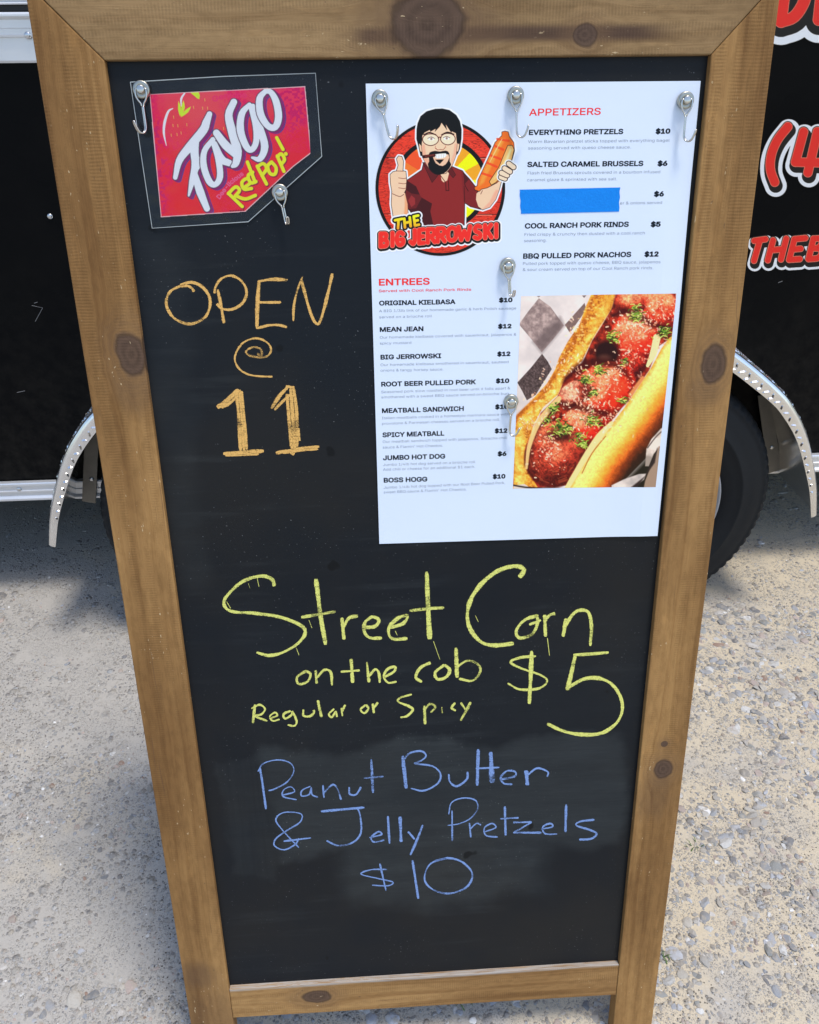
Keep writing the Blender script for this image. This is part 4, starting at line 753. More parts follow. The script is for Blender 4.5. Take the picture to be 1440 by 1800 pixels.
GLYPHS = r"""$	223	101,-37 101,292 122,292 122,-37/112,-4 94,-3 78,0 64,5 51,11 41,20 32,30 25,42 21,54 19,68 52,68 54,59 57,51 62,44 68,38 75,33 83,29 92,27 102,25 112,25 123,25 133,27 143,30 151,34 159,40 165,46 169,53 172,61 173,70 172,77 170,84 166,89 161,94 155,99 148,102 140,106 132,108 122,111 92,120 72,126 56,135 43,145 34,156 28,170 26,186 27,200 31,213 37,224 46,234 57,242 69,249 83,254 97,257 114,258 130,257 145,254 158,249 170,242 180,234 189,224 195,213 199,202 200,189 169,189 166,201 160,211 151,219 140,225 127,228 112,229 102,229 92,227 84,224 76,220 70,215 64,209 61,203 58,195 58,188 58,180 61,173 65,167 71,162 78,158 85,154 92,151 99,149 106,147 132,140 156,132 164,128 172,124 179,119 186,113 192,106 197,99 201,90 203,80 204,69 203,56 199,43 193,32 185,21 174,13 162,5 147,0 130,-3
&	224	98,-3 82,-2 68,1 55,6 44,13 35,21 27,31 21,42 18,54 17,67 18,77 20,86 24,95 29,103 35,110 42,117 51,124 60,132 70,139 108,168 118,176 122,180 125,183 127,187 129,192 131,197 131,202 130,210 127,217 123,223 117,227 109,230 101,230 95,230 89,229 84,227 79,224 76,220 73,216 70,211 69,205 68,199 69,193 70,187 73,182 76,176 80,170 84,164 102,142 219,0 182,0 86,116 61,146 54,155 48,164 44,172 40,181 38,190 38,199 39,210 41,220 45,229 51,237 58,244 67,249 77,253 88,256 100,257 112,256 123,253 133,249 141,244 148,237 154,230 158,221 161,212 162,202 161,195 160,188 158,181 154,174 150,168 146,162 140,157 134,152 128,146 77,109 68,101 60,94 55,87 51,80 49,73 48,66 49,58 51,50 55,44 59,38 65,33 72,29 79,26 87,24 96,23 106,24 116,26 126,30 135,34 143,41 151,48 157,56 163,65 168,76 172,87 174,99 174,112 204,112 203,97 201,83 198,72 194,62 190,53 185,46 173,31 166,23 158,15 147,9 136,3 123,0 111,-3
'	103	39,159 35,254 68,254 64,159
,	94	19,-60 34,36 68,36 42,-60
-	227	168,122 168,94 57,94 57,122
.	94	48,-2 42,-1 36,1 31,4 28,9 26,15 25,20 26,27 28,32 31,37 36,40 42,43 48,43 54,43 59,40 64,37 68,32 70,27 71,20 70,15 68,9 64,4 59,1 54,-1
/	125	117,266 36,-38 7,-38 89,266
0	227	113,-3 95,-2 79,3 65,12 53,24 42,39 34,57 29,77 25,101 24,127 25,153 29,177 35,197 43,215 53,230 65,242 79,251 95,256 113,258 131,256 147,251 161,242 174,230 184,215 192,197 198,177 201,153 203,127 201,101 198,77 192,57 184,39 174,24 162,12 147,3 131,-2/113,25 125,26 136,30 145,37 153,46 160,58 165,72 169,88 171,107 172,127 171,148 169,166 165,182 160,197 153,208 145,218 136,224 125,228 113,230 101,228 91,224 82,218 73,208 67,197 62,182 58,166 55,148 55,127 55,107 58,88 62,72 67,58 73,46 82,37 91,30 101,26
1	227	38,0 38,27 195,27 195,0/138,254 138,0 106,0 106,224 105,224 43,179 43,213 99,254
2	227	32,0 32,24 117,114 141,141 147,149 152,156 155,163 158,170 160,178 160,186 159,194 157,202 154,209 149,215 143,220 137,224 129,227 121,229 112,230 102,229 94,227 86,224 79,219 74,213 69,207 66,199 64,190 64,181 33,181 34,196 37,209 43,221 51,232 60,241 72,248 84,253 98,257 112,258 127,257 141,254 153,248 164,241 173,233 181,223 186,211 189,199 191,186 190,177 188,168 185,159 181,150 175,140 168,129 159,118 147,105 133,90 76,30 76,28 195,28 195,0
3	227	109,-3 94,-2 80,0 66,5 54,11 44,19 35,29 28,40 24,52 22,66 55,66 56,58 59,50 63,44 69,38 75,33 83,30 91,27 100,25 109,25 119,26 129,27 138,30 145,35 152,40 157,46 161,54 164,63 165,72 164,81 162,90 158,98 153,105 146,112 137,117 127,121 115,123 101,124 78,124 78,150 144,224 144,226 35,226 35,254 186,254 186,230 106,139 106,144 124,145 140,143 154,138 167,131 177,122 185,111 192,99 195,86 196,72 195,58 191,45 185,33 177,22 166,13 154,6 141,1 125,-2
4	227	20,53 20,79 123,254 155,254 54,83 54,81 207,81 207,53/141,0 141,61 141,73 141,159 171,159 171,0
5	227	111,-3 96,-2 82,1 70,6 59,12 49,20 41,30 35,41 32,53 30,65 61,65 62,58 65,51 69,44 74,39 80,34 87,30 94,27 102,26 111,25 120,26 130,28 138,32 146,38 152,44 157,52 161,61 163,71 164,81 163,92 161,101 157,111 151,119 145,125 137,131 129,135 119,138 109,138 100,138 92,137 84,134 76,131 69,127 64,123 34,126 48,254 183,254 183,226 75,226 67,151 68,151 74,155 81,159 89,162 97,165 106,166 115,167 126,166 137,164 147,160 156,156 165,150 172,143 179,134 185,125 189,116 193,105 195,94 195,82 194,66 191,51 184,38 176,26 166,16 154,8 141,1 126,-2
6	227	113,-3 98,-2 84,1 71,7 60,15 50,25 42,37 36,51 33,65 32,81 33,93 35,106 40,119 47,134 56,151 69,170 126,254 161,254 75,131 73,131 75,135 79,140 83,144 87,148 92,151 98,153 104,155 110,157 117,157 132,156 146,153 158,147 169,140 178,131 185,120 190,107 193,94 194,79 193,63 190,49 184,36 176,25 166,15 155,7 142,1 128,-2/113,24 123,25 131,27 139,31 146,37 152,43 157,51 161,59 163,69 164,79 163,89 161,98 157,107 152,114 146,121 139,126 131,130 123,132 113,133 104,132 95,130 87,126 80,121 74,114 69,107 65,99 63,89 62,79 63,69 65,59 69,51 74,43 80,37 87,31 95,27 104,25
A	240	8,0 101,254 138,254 231,0 198,0 144,151 132,186 116,239 123,239 106,185 95,151 43,0/55,71 55,99 185,99 185,71
B	228	30,0 30,254 121,254 137,253 152,250 164,245 175,239 184,230 190,221 195,210 198,199 199,187 198,177 197,168 193,160 189,153 184,148 178,143 172,139 165,136 157,133 157,131 166,130 174,127 182,123 189,117 196,110 201,102 205,92 208,81 209,68 208,56 205,44 200,33 193,24 184,16 172,9 158,4 142,1 123,0/62,29 122,29 140,30 154,34 165,40 172,48 176,58 178,68 177,77 175,85 171,92 166,99 160,104 153,109 144,113 135,115 124,115 62,115/62,143 119,143 128,143 136,145 144,148 151,152 157,157 162,163 165,170 167,178 168,186 167,197 163,206 156,214 147,221 135,225 120,226 62,226
C	255	134,-3 113,-2 93,4 75,12 59,25 46,40 35,58 27,78 22,101 20,127 22,153 27,176 35,197 46,215 59,230 75,242 93,251 113,256 134,258 146,257 158,255 170,252 181,248 191,242 201,236 210,228 217,219 224,209 229,198 234,187 236,174 204,174 202,183 199,190 195,197 190,204 185,209 179,214 172,218 165,222 158,224 150,226 142,228 134,228 119,227 105,223 92,216 80,207 71,196 62,182 57,166 53,148 52,127 53,107 57,88 63,72 71,59 80,47 92,38 105,32 119,28 134,26 142,27 150,28 158,30 165,33 172,36 179,40 185,45 190,51 195,57 199,64 202,72 204,80 236,80 234,68 229,56 224,45 217,36 210,27 201,19 192,12 181,7 170,2 159,-1 146,-3
D	251	109,0 48,0 48,29 107,29 127,30 144,34 159,40 171,49 182,61 189,75 195,90 198,108 200,128 198,147 195,165 190,180 182,194 172,205 160,214 145,221 129,225 110,226 47,226 47,254 113,254 136,253 157,248 176,239 192,228 206,213 217,196 225,175 229,153 231,128 229,102 224,80 217,59 206,42 192,27 175,15 156,7 134,2/62,254 62,0 30,0 30,254
E	209	30,0 30,254 186,254 186,226 62,226 62,143 178,143 178,114 62,114 62,29 188,29 188,0
F	205	30,0 30,254 185,254 185,226 62,226 62,139 173,139 173,111 62,111 62,0
G	260	134,-3 113,-2 93,4 75,13 59,25 45,40 35,58 27,78 22,102 20,127 22,153 27,176 35,197 45,215 59,230 74,242 92,251 112,256 132,258 146,257 158,255 170,252 181,247 192,242 202,235 210,227 218,218 225,208 230,198 234,186 237,174 204,174 201,182 198,190 194,197 189,203 184,208 178,213 172,218 165,221 158,224 150,226 141,227 133,228 118,227 104,223 92,216 80,207 70,196 62,182 57,166 53,148 52,127 53,107 57,88 63,72 71,59 81,47 92,38 105,32 119,28 134,26 148,27 161,31 172,36 183,43 191,51 198,62 203,74 206,87 207,101 217,100 141,100 141,128 239,128 239,100 237,80 233,62 225,45 215,31 203,19 188,9 172,2 154,-2
H	258	30,0 30,254 62,254 62,144 196,144 196,254 228,254 228,0 196,0 196,116 62,116 62,0
I	150	16,0 16,29 59,29 59,226 16,226 16,254 135,254 135,226 91,226 91,29 135,29 135,0
J	198	93,-3 71,-1 53,5 38,16 26,31 19,50 17,73 17,86 49,86 49,73 50,58 54,47 61,37 70,30 80,26 93,25 105,26 115,30 124,37 131,47 135,58 136,73 136,254 168,254 168,73 166,50 159,31 147,16 132,5 113,-1
K	233	52,73 52,108 70,131 87,152 106,172 182,254 224,254 116,138 114,138/30,0 30,254 62,254 62,167 62,112 62,97 62,0/186,0 94,130 114,155 224,0
L	196	30,0 30,254 62,254 62,29 181,29 181,0
M	314	30,0 30,254 76,254 139,94 144,79 150,61 156,42 161,24 154,24 159,41 165,61 171,79 176,94 238,254 284,254 284,0 252,0 252,145 252,163 253,184 253,207 253,229 256,229 249,205 241,181 234,161 228,145 171,0 143,0 85,145 80,160 72,181 65,204 56,229 59,229 60,208 60,186 61,164 61,145 61,0
N	262	30,0 30,254 68,254 172,91 181,75 194,53 207,27 202,27 200,54 200,79 199,97 199,254 232,254 232,0 193,0 101,145 89,165 74,191 54,226 60,227 61,192 62,164 62,145 62,0
O	267	133,-3 112,-2 93,4 75,12 59,25 46,40 35,58 27,78 22,101 20,127 22,153 27,176 35,197 46,215 59,230 75,242 93,251 112,256 133,258 155,256 174,251 192,242 208,230 221,215 232,197 240,176 245,153 247,127 245,101 240,78 232,58 221,40 208,25 192,12 174,4 155,-2/133,26 148,28 162,32 175,38 186,47 196,58 204,72 210,88 214,106 215,127 214,148 210,166 204,182 196,196 186,207 175,216 162,223 148,227 133,228 119,227 105,223 92,216 81,207 71,196 63,182 57,166 53,148 52,127 53,106 57,88 63,72 71,58 81,47 92,38 105,32 119,28
P	222	30,0 30,254 118,254 136,253 152,250 166,244 178,236 187,226 195,215 200,202 203,189 204,174 203,159 200,145 195,133 187,121 178,112 166,104 152,98 136,94 118,93 55,93 55,121 116,121 129,122 139,124 149,128 156,133 162,139 167,147 170,155 172,164 172,174 172,184 170,193 167,201 162,208 156,214 148,219 139,223 129,225 116,226 62,226 62,0
Q	267	123,80 156,80 185,42 192,32 234,-24 200,-24 173,13 166,23/133,-3 112,-2 93,4 75,12 59,25 46,40 35,58 27,78 22,101 20,127 22,153 27,176 35,197 46,215 59,230 75,242 93,251 112,256 133,258 155,256 174,251 192,242 208,230 221,215 232,197 240,176 245,153 247,127 245,101 240,78 232,58 221,40 208,25 192,12 174,4 155,-2/133,26 148,28 162,32 175,38 186,47 196,58 204,72 210,88 214,106 215,127 214,148 210,166 204,182 196,196 186,207 175,216 162,223 148,227 133,228 119,227 105,223 92,216 81,207 71,196 63,182 57,166 53,148 52,127 53,106 57,88 63,72 71,58 81,47 92,38 105,32 119,28
R	224	30,0 30,254 118,254 136,253 153,250 167,244 178,237 188,227 195,217 200,204 204,191 205,176 204,161 200,148 195,136 188,125 178,116 166,109 152,103 136,100 118,99 48,99 48,128 117,128 129,128 140,130 149,133 156,138 162,143 167,150 170,158 172,167 173,176 172,186 170,194 167,202 162,209 156,215 149,220 140,223 129,225 116,226 62,226 62,0/177,0 115,115 151,115 214,0
S	223	112,-4 94,-3 78,0 64,5 51,11 41,20 32,30 25,42 21,54 19,68 52,68 54,59 57,51 62,44 68,38 75,33 83,29 92,27 102,25 112,25 123,25 133,27 143,30 151,34 159,40 165,46 169,53 172,61 173,70 172,77 170,84 166,89 161,94 155,99 148,102 140,106 132,108 122,111 92,120 72,126 56,135 43,145 34,156 28,170 26,186 27,200 31,213 37,224 46,234 57,242 69,249 83,254 97,257 114,258 130,257 145,254 158,249 170,242 180,234 189,224 195,213 199,202 200,189 169,189 166,201 160,211 151,219 140,225 127,228 112,229 102,229 92,227 84,224 76,220 70,215 64,209 61,203 58,195 58,188 58,180 61,173 65,167 71,162 78,158 85,154 92,151 99,149 106,147 132,140 156,132 164,128 172,124 179,119 186,113 192,106 197,99 201,90 203,80 204,69 203,56 199,43 193,32 185,21 174,13 162,5 147,0 130,-3
T	224	16,226 16,254 208,254 208,226 128,226 128,0 96,0 96,226
U	259	129,-4 110,-3 93,1 77,8 63,17 52,27 42,40 36,54 31,70 30,87 30,254 62,254 62,89 63,77 66,66 70,57 77,48 84,40 94,34 104,29 116,27 129,26 143,27 155,29 165,34 175,40 182,48 188,57 193,66 195,77 196,89 196,254 229,254 229,87 227,70 223,54 216,40 207,27 195,17 182,8 166,1 149,-3
V	240	102,0 8,254 42,254 96,103 108,69 124,15 117,15 133,69 145,103 197,254 231,254 139,0
W	343	78,0 8,254 41,254 82,98 88,73 93,47 98,20 95,20 100,47 106,73 112,98 153,254 190,254 231,98 237,73 243,47 249,20 244,20 249,47 255,73 261,98 302,254 335,254 265,0 228,0 184,161 176,196 168,237 175,237 167,197 159,161 115,0
Y	236	102,0 102,104 8,254 46,254 96,172 111,146 116,137 120,127 125,115 112,115 116,127 121,137 126,146 140,172 191,254 228,254 134,104 134,0
Z	219	21,0 21,23 137,193 153,215 170,238 174,227 143,226 111,226 20,226 20,254 198,254 198,231 84,64 67,40 49,17 45,27 76,28 107,29 200,29 200,0
a	195	80,-4 68,-4 57,-1 47,2 38,8 30,14 24,22 19,32 16,42 15,54 16,64 18,73 22,80 26,87 32,92 39,97 46,100 54,103 63,105 89,110 117,113 123,114 129,116 133,117 135,120 137,123 138,127 138,128 137,136 136,142 133,148 130,153 125,158 120,161 113,163 106,165 98,165 89,165 82,164 75,161 69,158 63,154 59,150 55,146 52,142 50,137 20,146 26,156 32,165 39,173 48,179 57,184 66,188 77,190 87,192 97,192 104,192 112,191 119,190 128,187 135,184 143,180 150,175 156,168 161,160 165,150 168,139 168,126 168,0 138,0 138,26 136,26 134,21 130,17 126,12 121,8 115,4 108,1 100,-2 90,-4/85,23 96,23 106,26 114,29 121,34 127,40 132,47 135,54 137,61 138,69 138,95 136,93 133,92 130,91 116,88 100,86 88,84 81,83 74,81 67,79 61,77 56,74 52,70 48,65 47,59 46,52 46,46 48,41 51,36 55,32 59,29 65,26 71,24 78,23
b	212	115,-4 104,-3 94,-1 86,2 79,6 74,11 69,16 59,29 56,29 56,0 26,0 26,254 57,254 57,160 59,160 69,173 73,178 79,182 86,186 94,190 103,192 115,192 130,191 144,187 156,180 168,171 177,160 185,146 191,131 194,113 195,94 194,75 191,58 185,42 177,29 168,17 157,8 144,1 130,-3/110,23 121,24 131,28 140,33 147,40 153,48 158,58 161,70 163,82 164,95 163,108 161,120 158,131 153,140 147,149 140,156 131,161 121,164 110,165 99,164 89,161 81,156 73,149 67,141 62,131 59,120 57,108 56,95 57,81 59,69 63,58 67,48 73,39 81,32 89,27 99,24
c	198	104,-4 87,-3 72,1 58,8 46,17 36,29 28,43 22,58 18,75 17,94 18,113 22,130 28,146 36,159 46,171 58,180 72,187 87,191 104,192 113,192 122,191 130,189 138,186 146,182 153,178 159,173 165,167 170,161 174,154 178,146 181,138 151,131 150,136 148,140 145,145 142,149 139,152 135,155 131,158 126,161 121,162 116,164 110,165 104,165 92,164 81,161 73,155 65,148 59,139 54,129 51,118 49,106 48,94 49,81 51,70 54,59 59,49 65,40 73,33 81,28 92,24 104,23 110,24 116,24 121,26 126,28 131,30 135,33 139,36 143,40 146,44 148,49 150,54 152,59 181,51 179,43 175,35 171,28 165,22 160,16 153,11 146,6 138,3 130,0 122,-2 113,-4
d	212	98,-4 82,-3 68,1 56,8 44,17 35,29 27,42 22,58 18,75 17,94 18,113 22,131 27,146 35,160 45,171 56,180 69,187 83,191 98,192 109,192 118,190 126,186 133,182 139,178 144,173 153,160 155,160 155,254 186,254 186,0 156,0 156,29 153,29 143,16 139,11 133,6 126,2 118,-1 109,-3/102,23 113,24 123,27 132,32 139,39 145,48 150,58 153,69 155,81 156,95 155,108 153,120 150,131 145,141 139,149 132,156 123,161 113,164 102,165 91,164 81,161 72,156 65,149 59,140 54,131 51,120 49,108 48,95 49,82 51,70 54,58 59,48 65,40 73,33 81,28 91,24
e	202	106,-4 88,-3 73,1 58,8 46,17 36,29 28,42 22,58 18,75 17,93 18,112 22,129 28,145 36,159 46,170 58,180 71,187 86,191 103,192 113,192 123,190 133,187 142,183 151,177 160,170 167,162 173,152 179,141 182,128 185,113 186,97 186,85 37,85 37,110 169,110 155,101 154,113 152,124 149,134 144,143 138,151 131,157 123,161 113,164 103,165 92,164 82,161 73,157 66,151 59,143 54,135 51,125 49,116 48,105 48,89 49,75 51,64 55,53 61,44 67,37 76,31 85,26 95,24 106,23 114,23 120,25 127,26 133,29 138,32 143,36 147,41 150,47 153,53 182,45 179,36 174,27 168,20 160,13 151,7 141,2 130,-1 119,-3
f	127	114,190 114,164 3,164 3,190/40,0 40,216 41,226 44,235 48,243 53,250 60,255 68,259 76,262 85,264 94,265 100,265 106,264 111,263 121,260 114,234 107,236 97,237 89,236 82,234 77,230 74,225 72,218 71,209 71,0
g	213	103,-75 90,-75 78,-73 67,-70 57,-66 49,-61 41,-55 35,-49 30,-42 25,-35 51,-20 61,-33 65,-37 71,-41 77,-44 85,-47 93,-48 103,-49 118,-47 130,-44 141,-38 149,-29 154,-17 156,-3 156,34 153,34 143,21 139,16 133,12 126,8 118,5 109,3 97,2 83,4 69,7 56,13 45,22 35,32 28,45 22,60 18,77 17,96 18,114 22,131 27,147 35,160 45,171 56,180 69,187 83,191 98,192 109,192 119,190 127,186 134,182 139,178 144,173 154,159 157,159 157,190 186,190 186,-4 185,-20 181,-33 175,-45 167,-54 157,-62 145,-68 132,-72 118,-74/102,30 113,30 123,33 132,38 139,44 145,51 150,61 153,71 156,83 156,96 156,109 153,121 150,132 145,141 139,150 132,156 123,161 114,164 102,165 91,164 81,161 73,156 65,149 59,141 54,131 51,120 49,109 48,96 49,84 51,72 54,61 59,52 65,44 73,38 81,33 91,30
h	205	57,113 57,0 26,0 26,254 57,254 57,144 51,144 58,159 66,172 76,181 87,187 100,191 114,192 126,191 137,189 148,184 157,178 164,170 170,160 175,149 178,135 179,120 179,0 148,0 148,118 147,131 143,143 136,152 128,159 117,163 105,165 96,164 88,162 80,159 74,154 68,148 63,141 60,133 58,124
i	83	26,0 26,190 57,190 57,0/42,221 36,222 31,224 27,227 23,231 21,236 21,242 21,247 23,252 27,256 31,259 36,261 42,262 47,261 52,259 57,256 60,252 62,247 63,242 62,236 60,231 57,227 52,224 47,222
j	83	26,190 57,190 57,-15 56,-26 54,-36 51,-45 46,-53 40,-59 32,-65 24,-68 13,-71 2,-71 -5,-71 -5,-43 1,-43 9,-43 15,-40 20,-36 24,-30 26,-23 26,-15/42,221 36,222 31,224 27,227 23,231 21,236 20,242 21,247 23,252 27,256 31,259 36,261 42,262 47,261 52,259 57,256 60,252 62,247 63,242 62,236 60,231 57,227 52,224 47,222
k	190	55,68 55,106 60,106 142,190 180,190 92,100 89,100/26,0 26,254 57,254 57,0/147,0 74,93 96,114 186,0
l	95	70,-1 56,0 45,4 37,10 31,19 27,29 26,42 26,254 57,254 57,49 57,42 58,35 60,31 63,28 67,27 73,26 80,26 85,27 90,1 81,0
m	305	26,0 26,190 56,190 56,148 54,148 57,157 61,166 66,173 72,179 79,184 86,188 94,191 102,193 110,193 123,192 134,187 144,180 151,171 157,160 160,147 156,147 159,156 163,164 169,172 175,178 182,183 190,187 199,191 208,192 218,193 229,192 239,190 249,186 257,180 264,173 270,164 275,154 278,141 278,128 278,0 248,0 248,127 247,139 243,149 236,156 228,161 219,164 209,165 201,165 194,163 187,160 181,156 177,151 173,145 170,139 168,131 168,124 168,0 137,0 137,130 136,140 132,148 126,156 119,161 110,164 100,165 92,165 85,163 79,160 73,156 67,151 63,145 60,137 58,129 57,119 57,0
n	205	57,113 57,0 26,0 26,190 56,190 56,144 51,144 58,159 66,172 76,181 87,187 100,191 114,192 126,191 137,189 147,184 156,178 164,170 170,160 175,149 178,135 179,120 179,0 148,0 148,118 147,131 143,143 136,152 128,159 117,163 105,165 96,164 88,162 80,159 74,154 68,148 63,141 60,133 58,124
o	208	104,-4 87,-3 72,1 58,8 46,17 36,29 28,43 22,58 18,75 17,94 18,113 22,130 28,146 36,159 46,171 58,180 72,187 87,191 104,192 120,191 136,187 149,180 161,171 171,159 180,146 186,130 189,113 191,94 189,75 186,58 180,43 171,29 161,17 149,8 136,1 120,-3/104,23 116,24 126,28 135,33 143,40 149,49 154,59 157,70 159,81 160,94 159,106 157,118 154,129 149,139 143,148 135,155 126,161 116,164 104,165 92,164 81,161 73,155 65,148 59,139 54,129 51,118 49,106 48,94 49,81 51,70 54,59 59,49 65,40 73,33 81,28 92,24
p	212	26,-71 26,190 56,190 56,160 59,160 69,173 73,178 79,182 86,186 94,190 103,192 115,192 130,191 144,187 156,180 168,171 177,160 185,146 191,131 194,113 195,94 194,75 191,58 185,42 177,29 168,17 157,8 144,1 130,-3 115,-4 104,-3 94,-1 86,2 79,6 74,11 69,16 59,29 57,29 57,-71/110,23 121,24 131,28 140,33 147,40 153,48 158,58 161,70 163,82 164,95 163,108 161,120 158,131 153,140 147,149 140,156 131,161 121,164 110,165 99,164 89,161 81,156 73,149 67,141 62,131 59,120 57,108 56,95 57,81 59,69 63,58 67,48 73,39 81,32 89,27 99,24
q	212	186,-71 155,-71 155,29 153,29 143,16 139,11 133,6 126,2 118,-1 109,-3 98,-4 82,-3 68,1 56,8 44,17 35,29 27,42 22,58 18,75 17,94 18,113 22,131 27,146 35,160 45,171 56,180 69,187 83,191 98,192 109,192 118,190 126,186 133,182 139,178 144,173 153,160 156,160 156,190 186,190/102,23 113,24 123,27 132,32 139,39 145,48 150,58 153,69 155,81 156,95 155,108 153,120 150,131 145,141 139,149 132,156 123,161 113,164 102,165 91,164 81,161 72,156 65,149 59,140 54,131 51,120 49,108 48,95 49,82 51,70 54,58 59,48 65,40 73,33 81,28 91,24
r	130	26,0 26,190 56,190 56,160 58,160 62,169 68,177 76,184 85,188 96,191 107,192 115,192 122,192 122,161 115,162 103,163 95,162 87,160 80,157 73,153 67,148 63,142 60,135 58,127 57,118 57,0
s	182	91,-4 78,-3 67,-2 56,2 46,6 38,12 31,19 25,27 21,37 18,47 47,53 50,44 55,36 62,30 70,26 80,24 91,23 103,24 113,26 122,31 129,37 133,44 134,51 133,58 131,63 127,68 122,72 115,75 106,78 75,85 59,90 46,96 36,104 29,113 25,124 23,137 24,147 27,157 33,166 39,173 48,180 58,185 69,189 81,191 94,192 106,192 117,190 127,186 136,182 143,176 149,170 155,162 159,154 162,145 134,139 131,146 127,152 121,158 114,163 105,165 94,166 83,165 74,163 65,158 59,153 56,146 54,139 55,132 58,126 62,122 68,118 76,114 86,111 115,105 131,100 143,93 153,86 160,76 164,66 166,53 165,43 161,33 156,24 149,16 140,9 130,3 118,-1 105,-3
t	114	102,190 102,164 3,164 3,190/32,236 63,236 63,49 64,41 65,35 68,31 72,27 78,26 85,25 93,26 101,27 107,1 96,-1 84,-2 69,-1 56,4 46,11 38,20 34,32 32,46
u	205	91,-3 79,-2 68,1 57,5 48,12 41,20 35,29 30,41 27,54 26,69 26,190 57,190 57,72 58,58 62,47 68,37 77,31 88,26 100,25 109,26 117,28 125,31 131,36 137,41 142,48 145,57 147,66 148,76 148,190 179,190 179,0 149,0 149,46 154,46 147,30 139,18 129,8 117,2 105,-1
v	195	81,0 9,190 42,190 83,78 87,66 90,55 93,43 103,10 92,10 101,43 105,55 108,66 112,78 152,190 186,190 113,0
w	284	69,0 11,190 44,190 67,107 77,68 88,21 82,21 93,67 103,107 126,190 158,190 181,107 191,68 201,21 196,21 206,68 217,107 240,190 272,190 215,0 184,0 159,86 152,112 145,140 138,169 145,169 138,140 131,112 124,86 99,0
y	195	24,-69 31,-43 36,-44 41,-45 47,-45 52,-44 57,-43 61,-41 65,-37 69,-32 72,-26 75,-18 81,-1 9,190 42,190 83,78 87,66 90,55 93,43 103,10 92,10 101,43 112,78 153,190 186,190 102,-29 98,-38 93,-47 88,-54 83,-59 76,-64 70,-68 62,-70 54,-72 46,-73 32,-72
z	190	21,0 21,23 127,160 127,161 24,161 24,190 166,190 166,165 63,30 63,28 169,28 169,0
®	231	116,59 102,60 90,63 77,67 66,73 55,80 46,88 37,98 30,108 24,120 20,132 17,145 16,158 17,172 20,185 24,197 30,208 37,219 46,229 55,237 66,244 77,250 90,254 102,257 116,258 129,257 142,254 154,250 166,244 176,237 186,229 195,219 202,208 207,197 212,185 214,172 215,158 214,145 212,132 207,120 202,108 195,98 186,88 176,80 166,73 154,67 142,63 129,60/116,83 129,84 142,88 154,93 164,101 173,110 181,121 187,132 190,145 191,158 190,172 187,185 181,196 173,207 164,216 154,224 142,229 129,233 116,234 102,233 90,229 78,224 67,216 58,207 51,196 45,185 42,172 40,158 42,145 45,132 51,121 58,110 67,101 78,93 90,88 102,84/137,113 114,156 137,156 159,113/81,113 81,204 126,204 131,204 135,203 139,201 144,199 148,195 151,191 154,187 155,181 156,175 155,169 154,163 151,158 147,154 143,150 139,147 134,145 130,144 125,144 93,144 93,159 119,159 122,160 126,161 129,163 131,166 133,170 133,175 133,180 131,183 129,186 125,188 122,189 120,189 101,189 101,113
 	94	"""

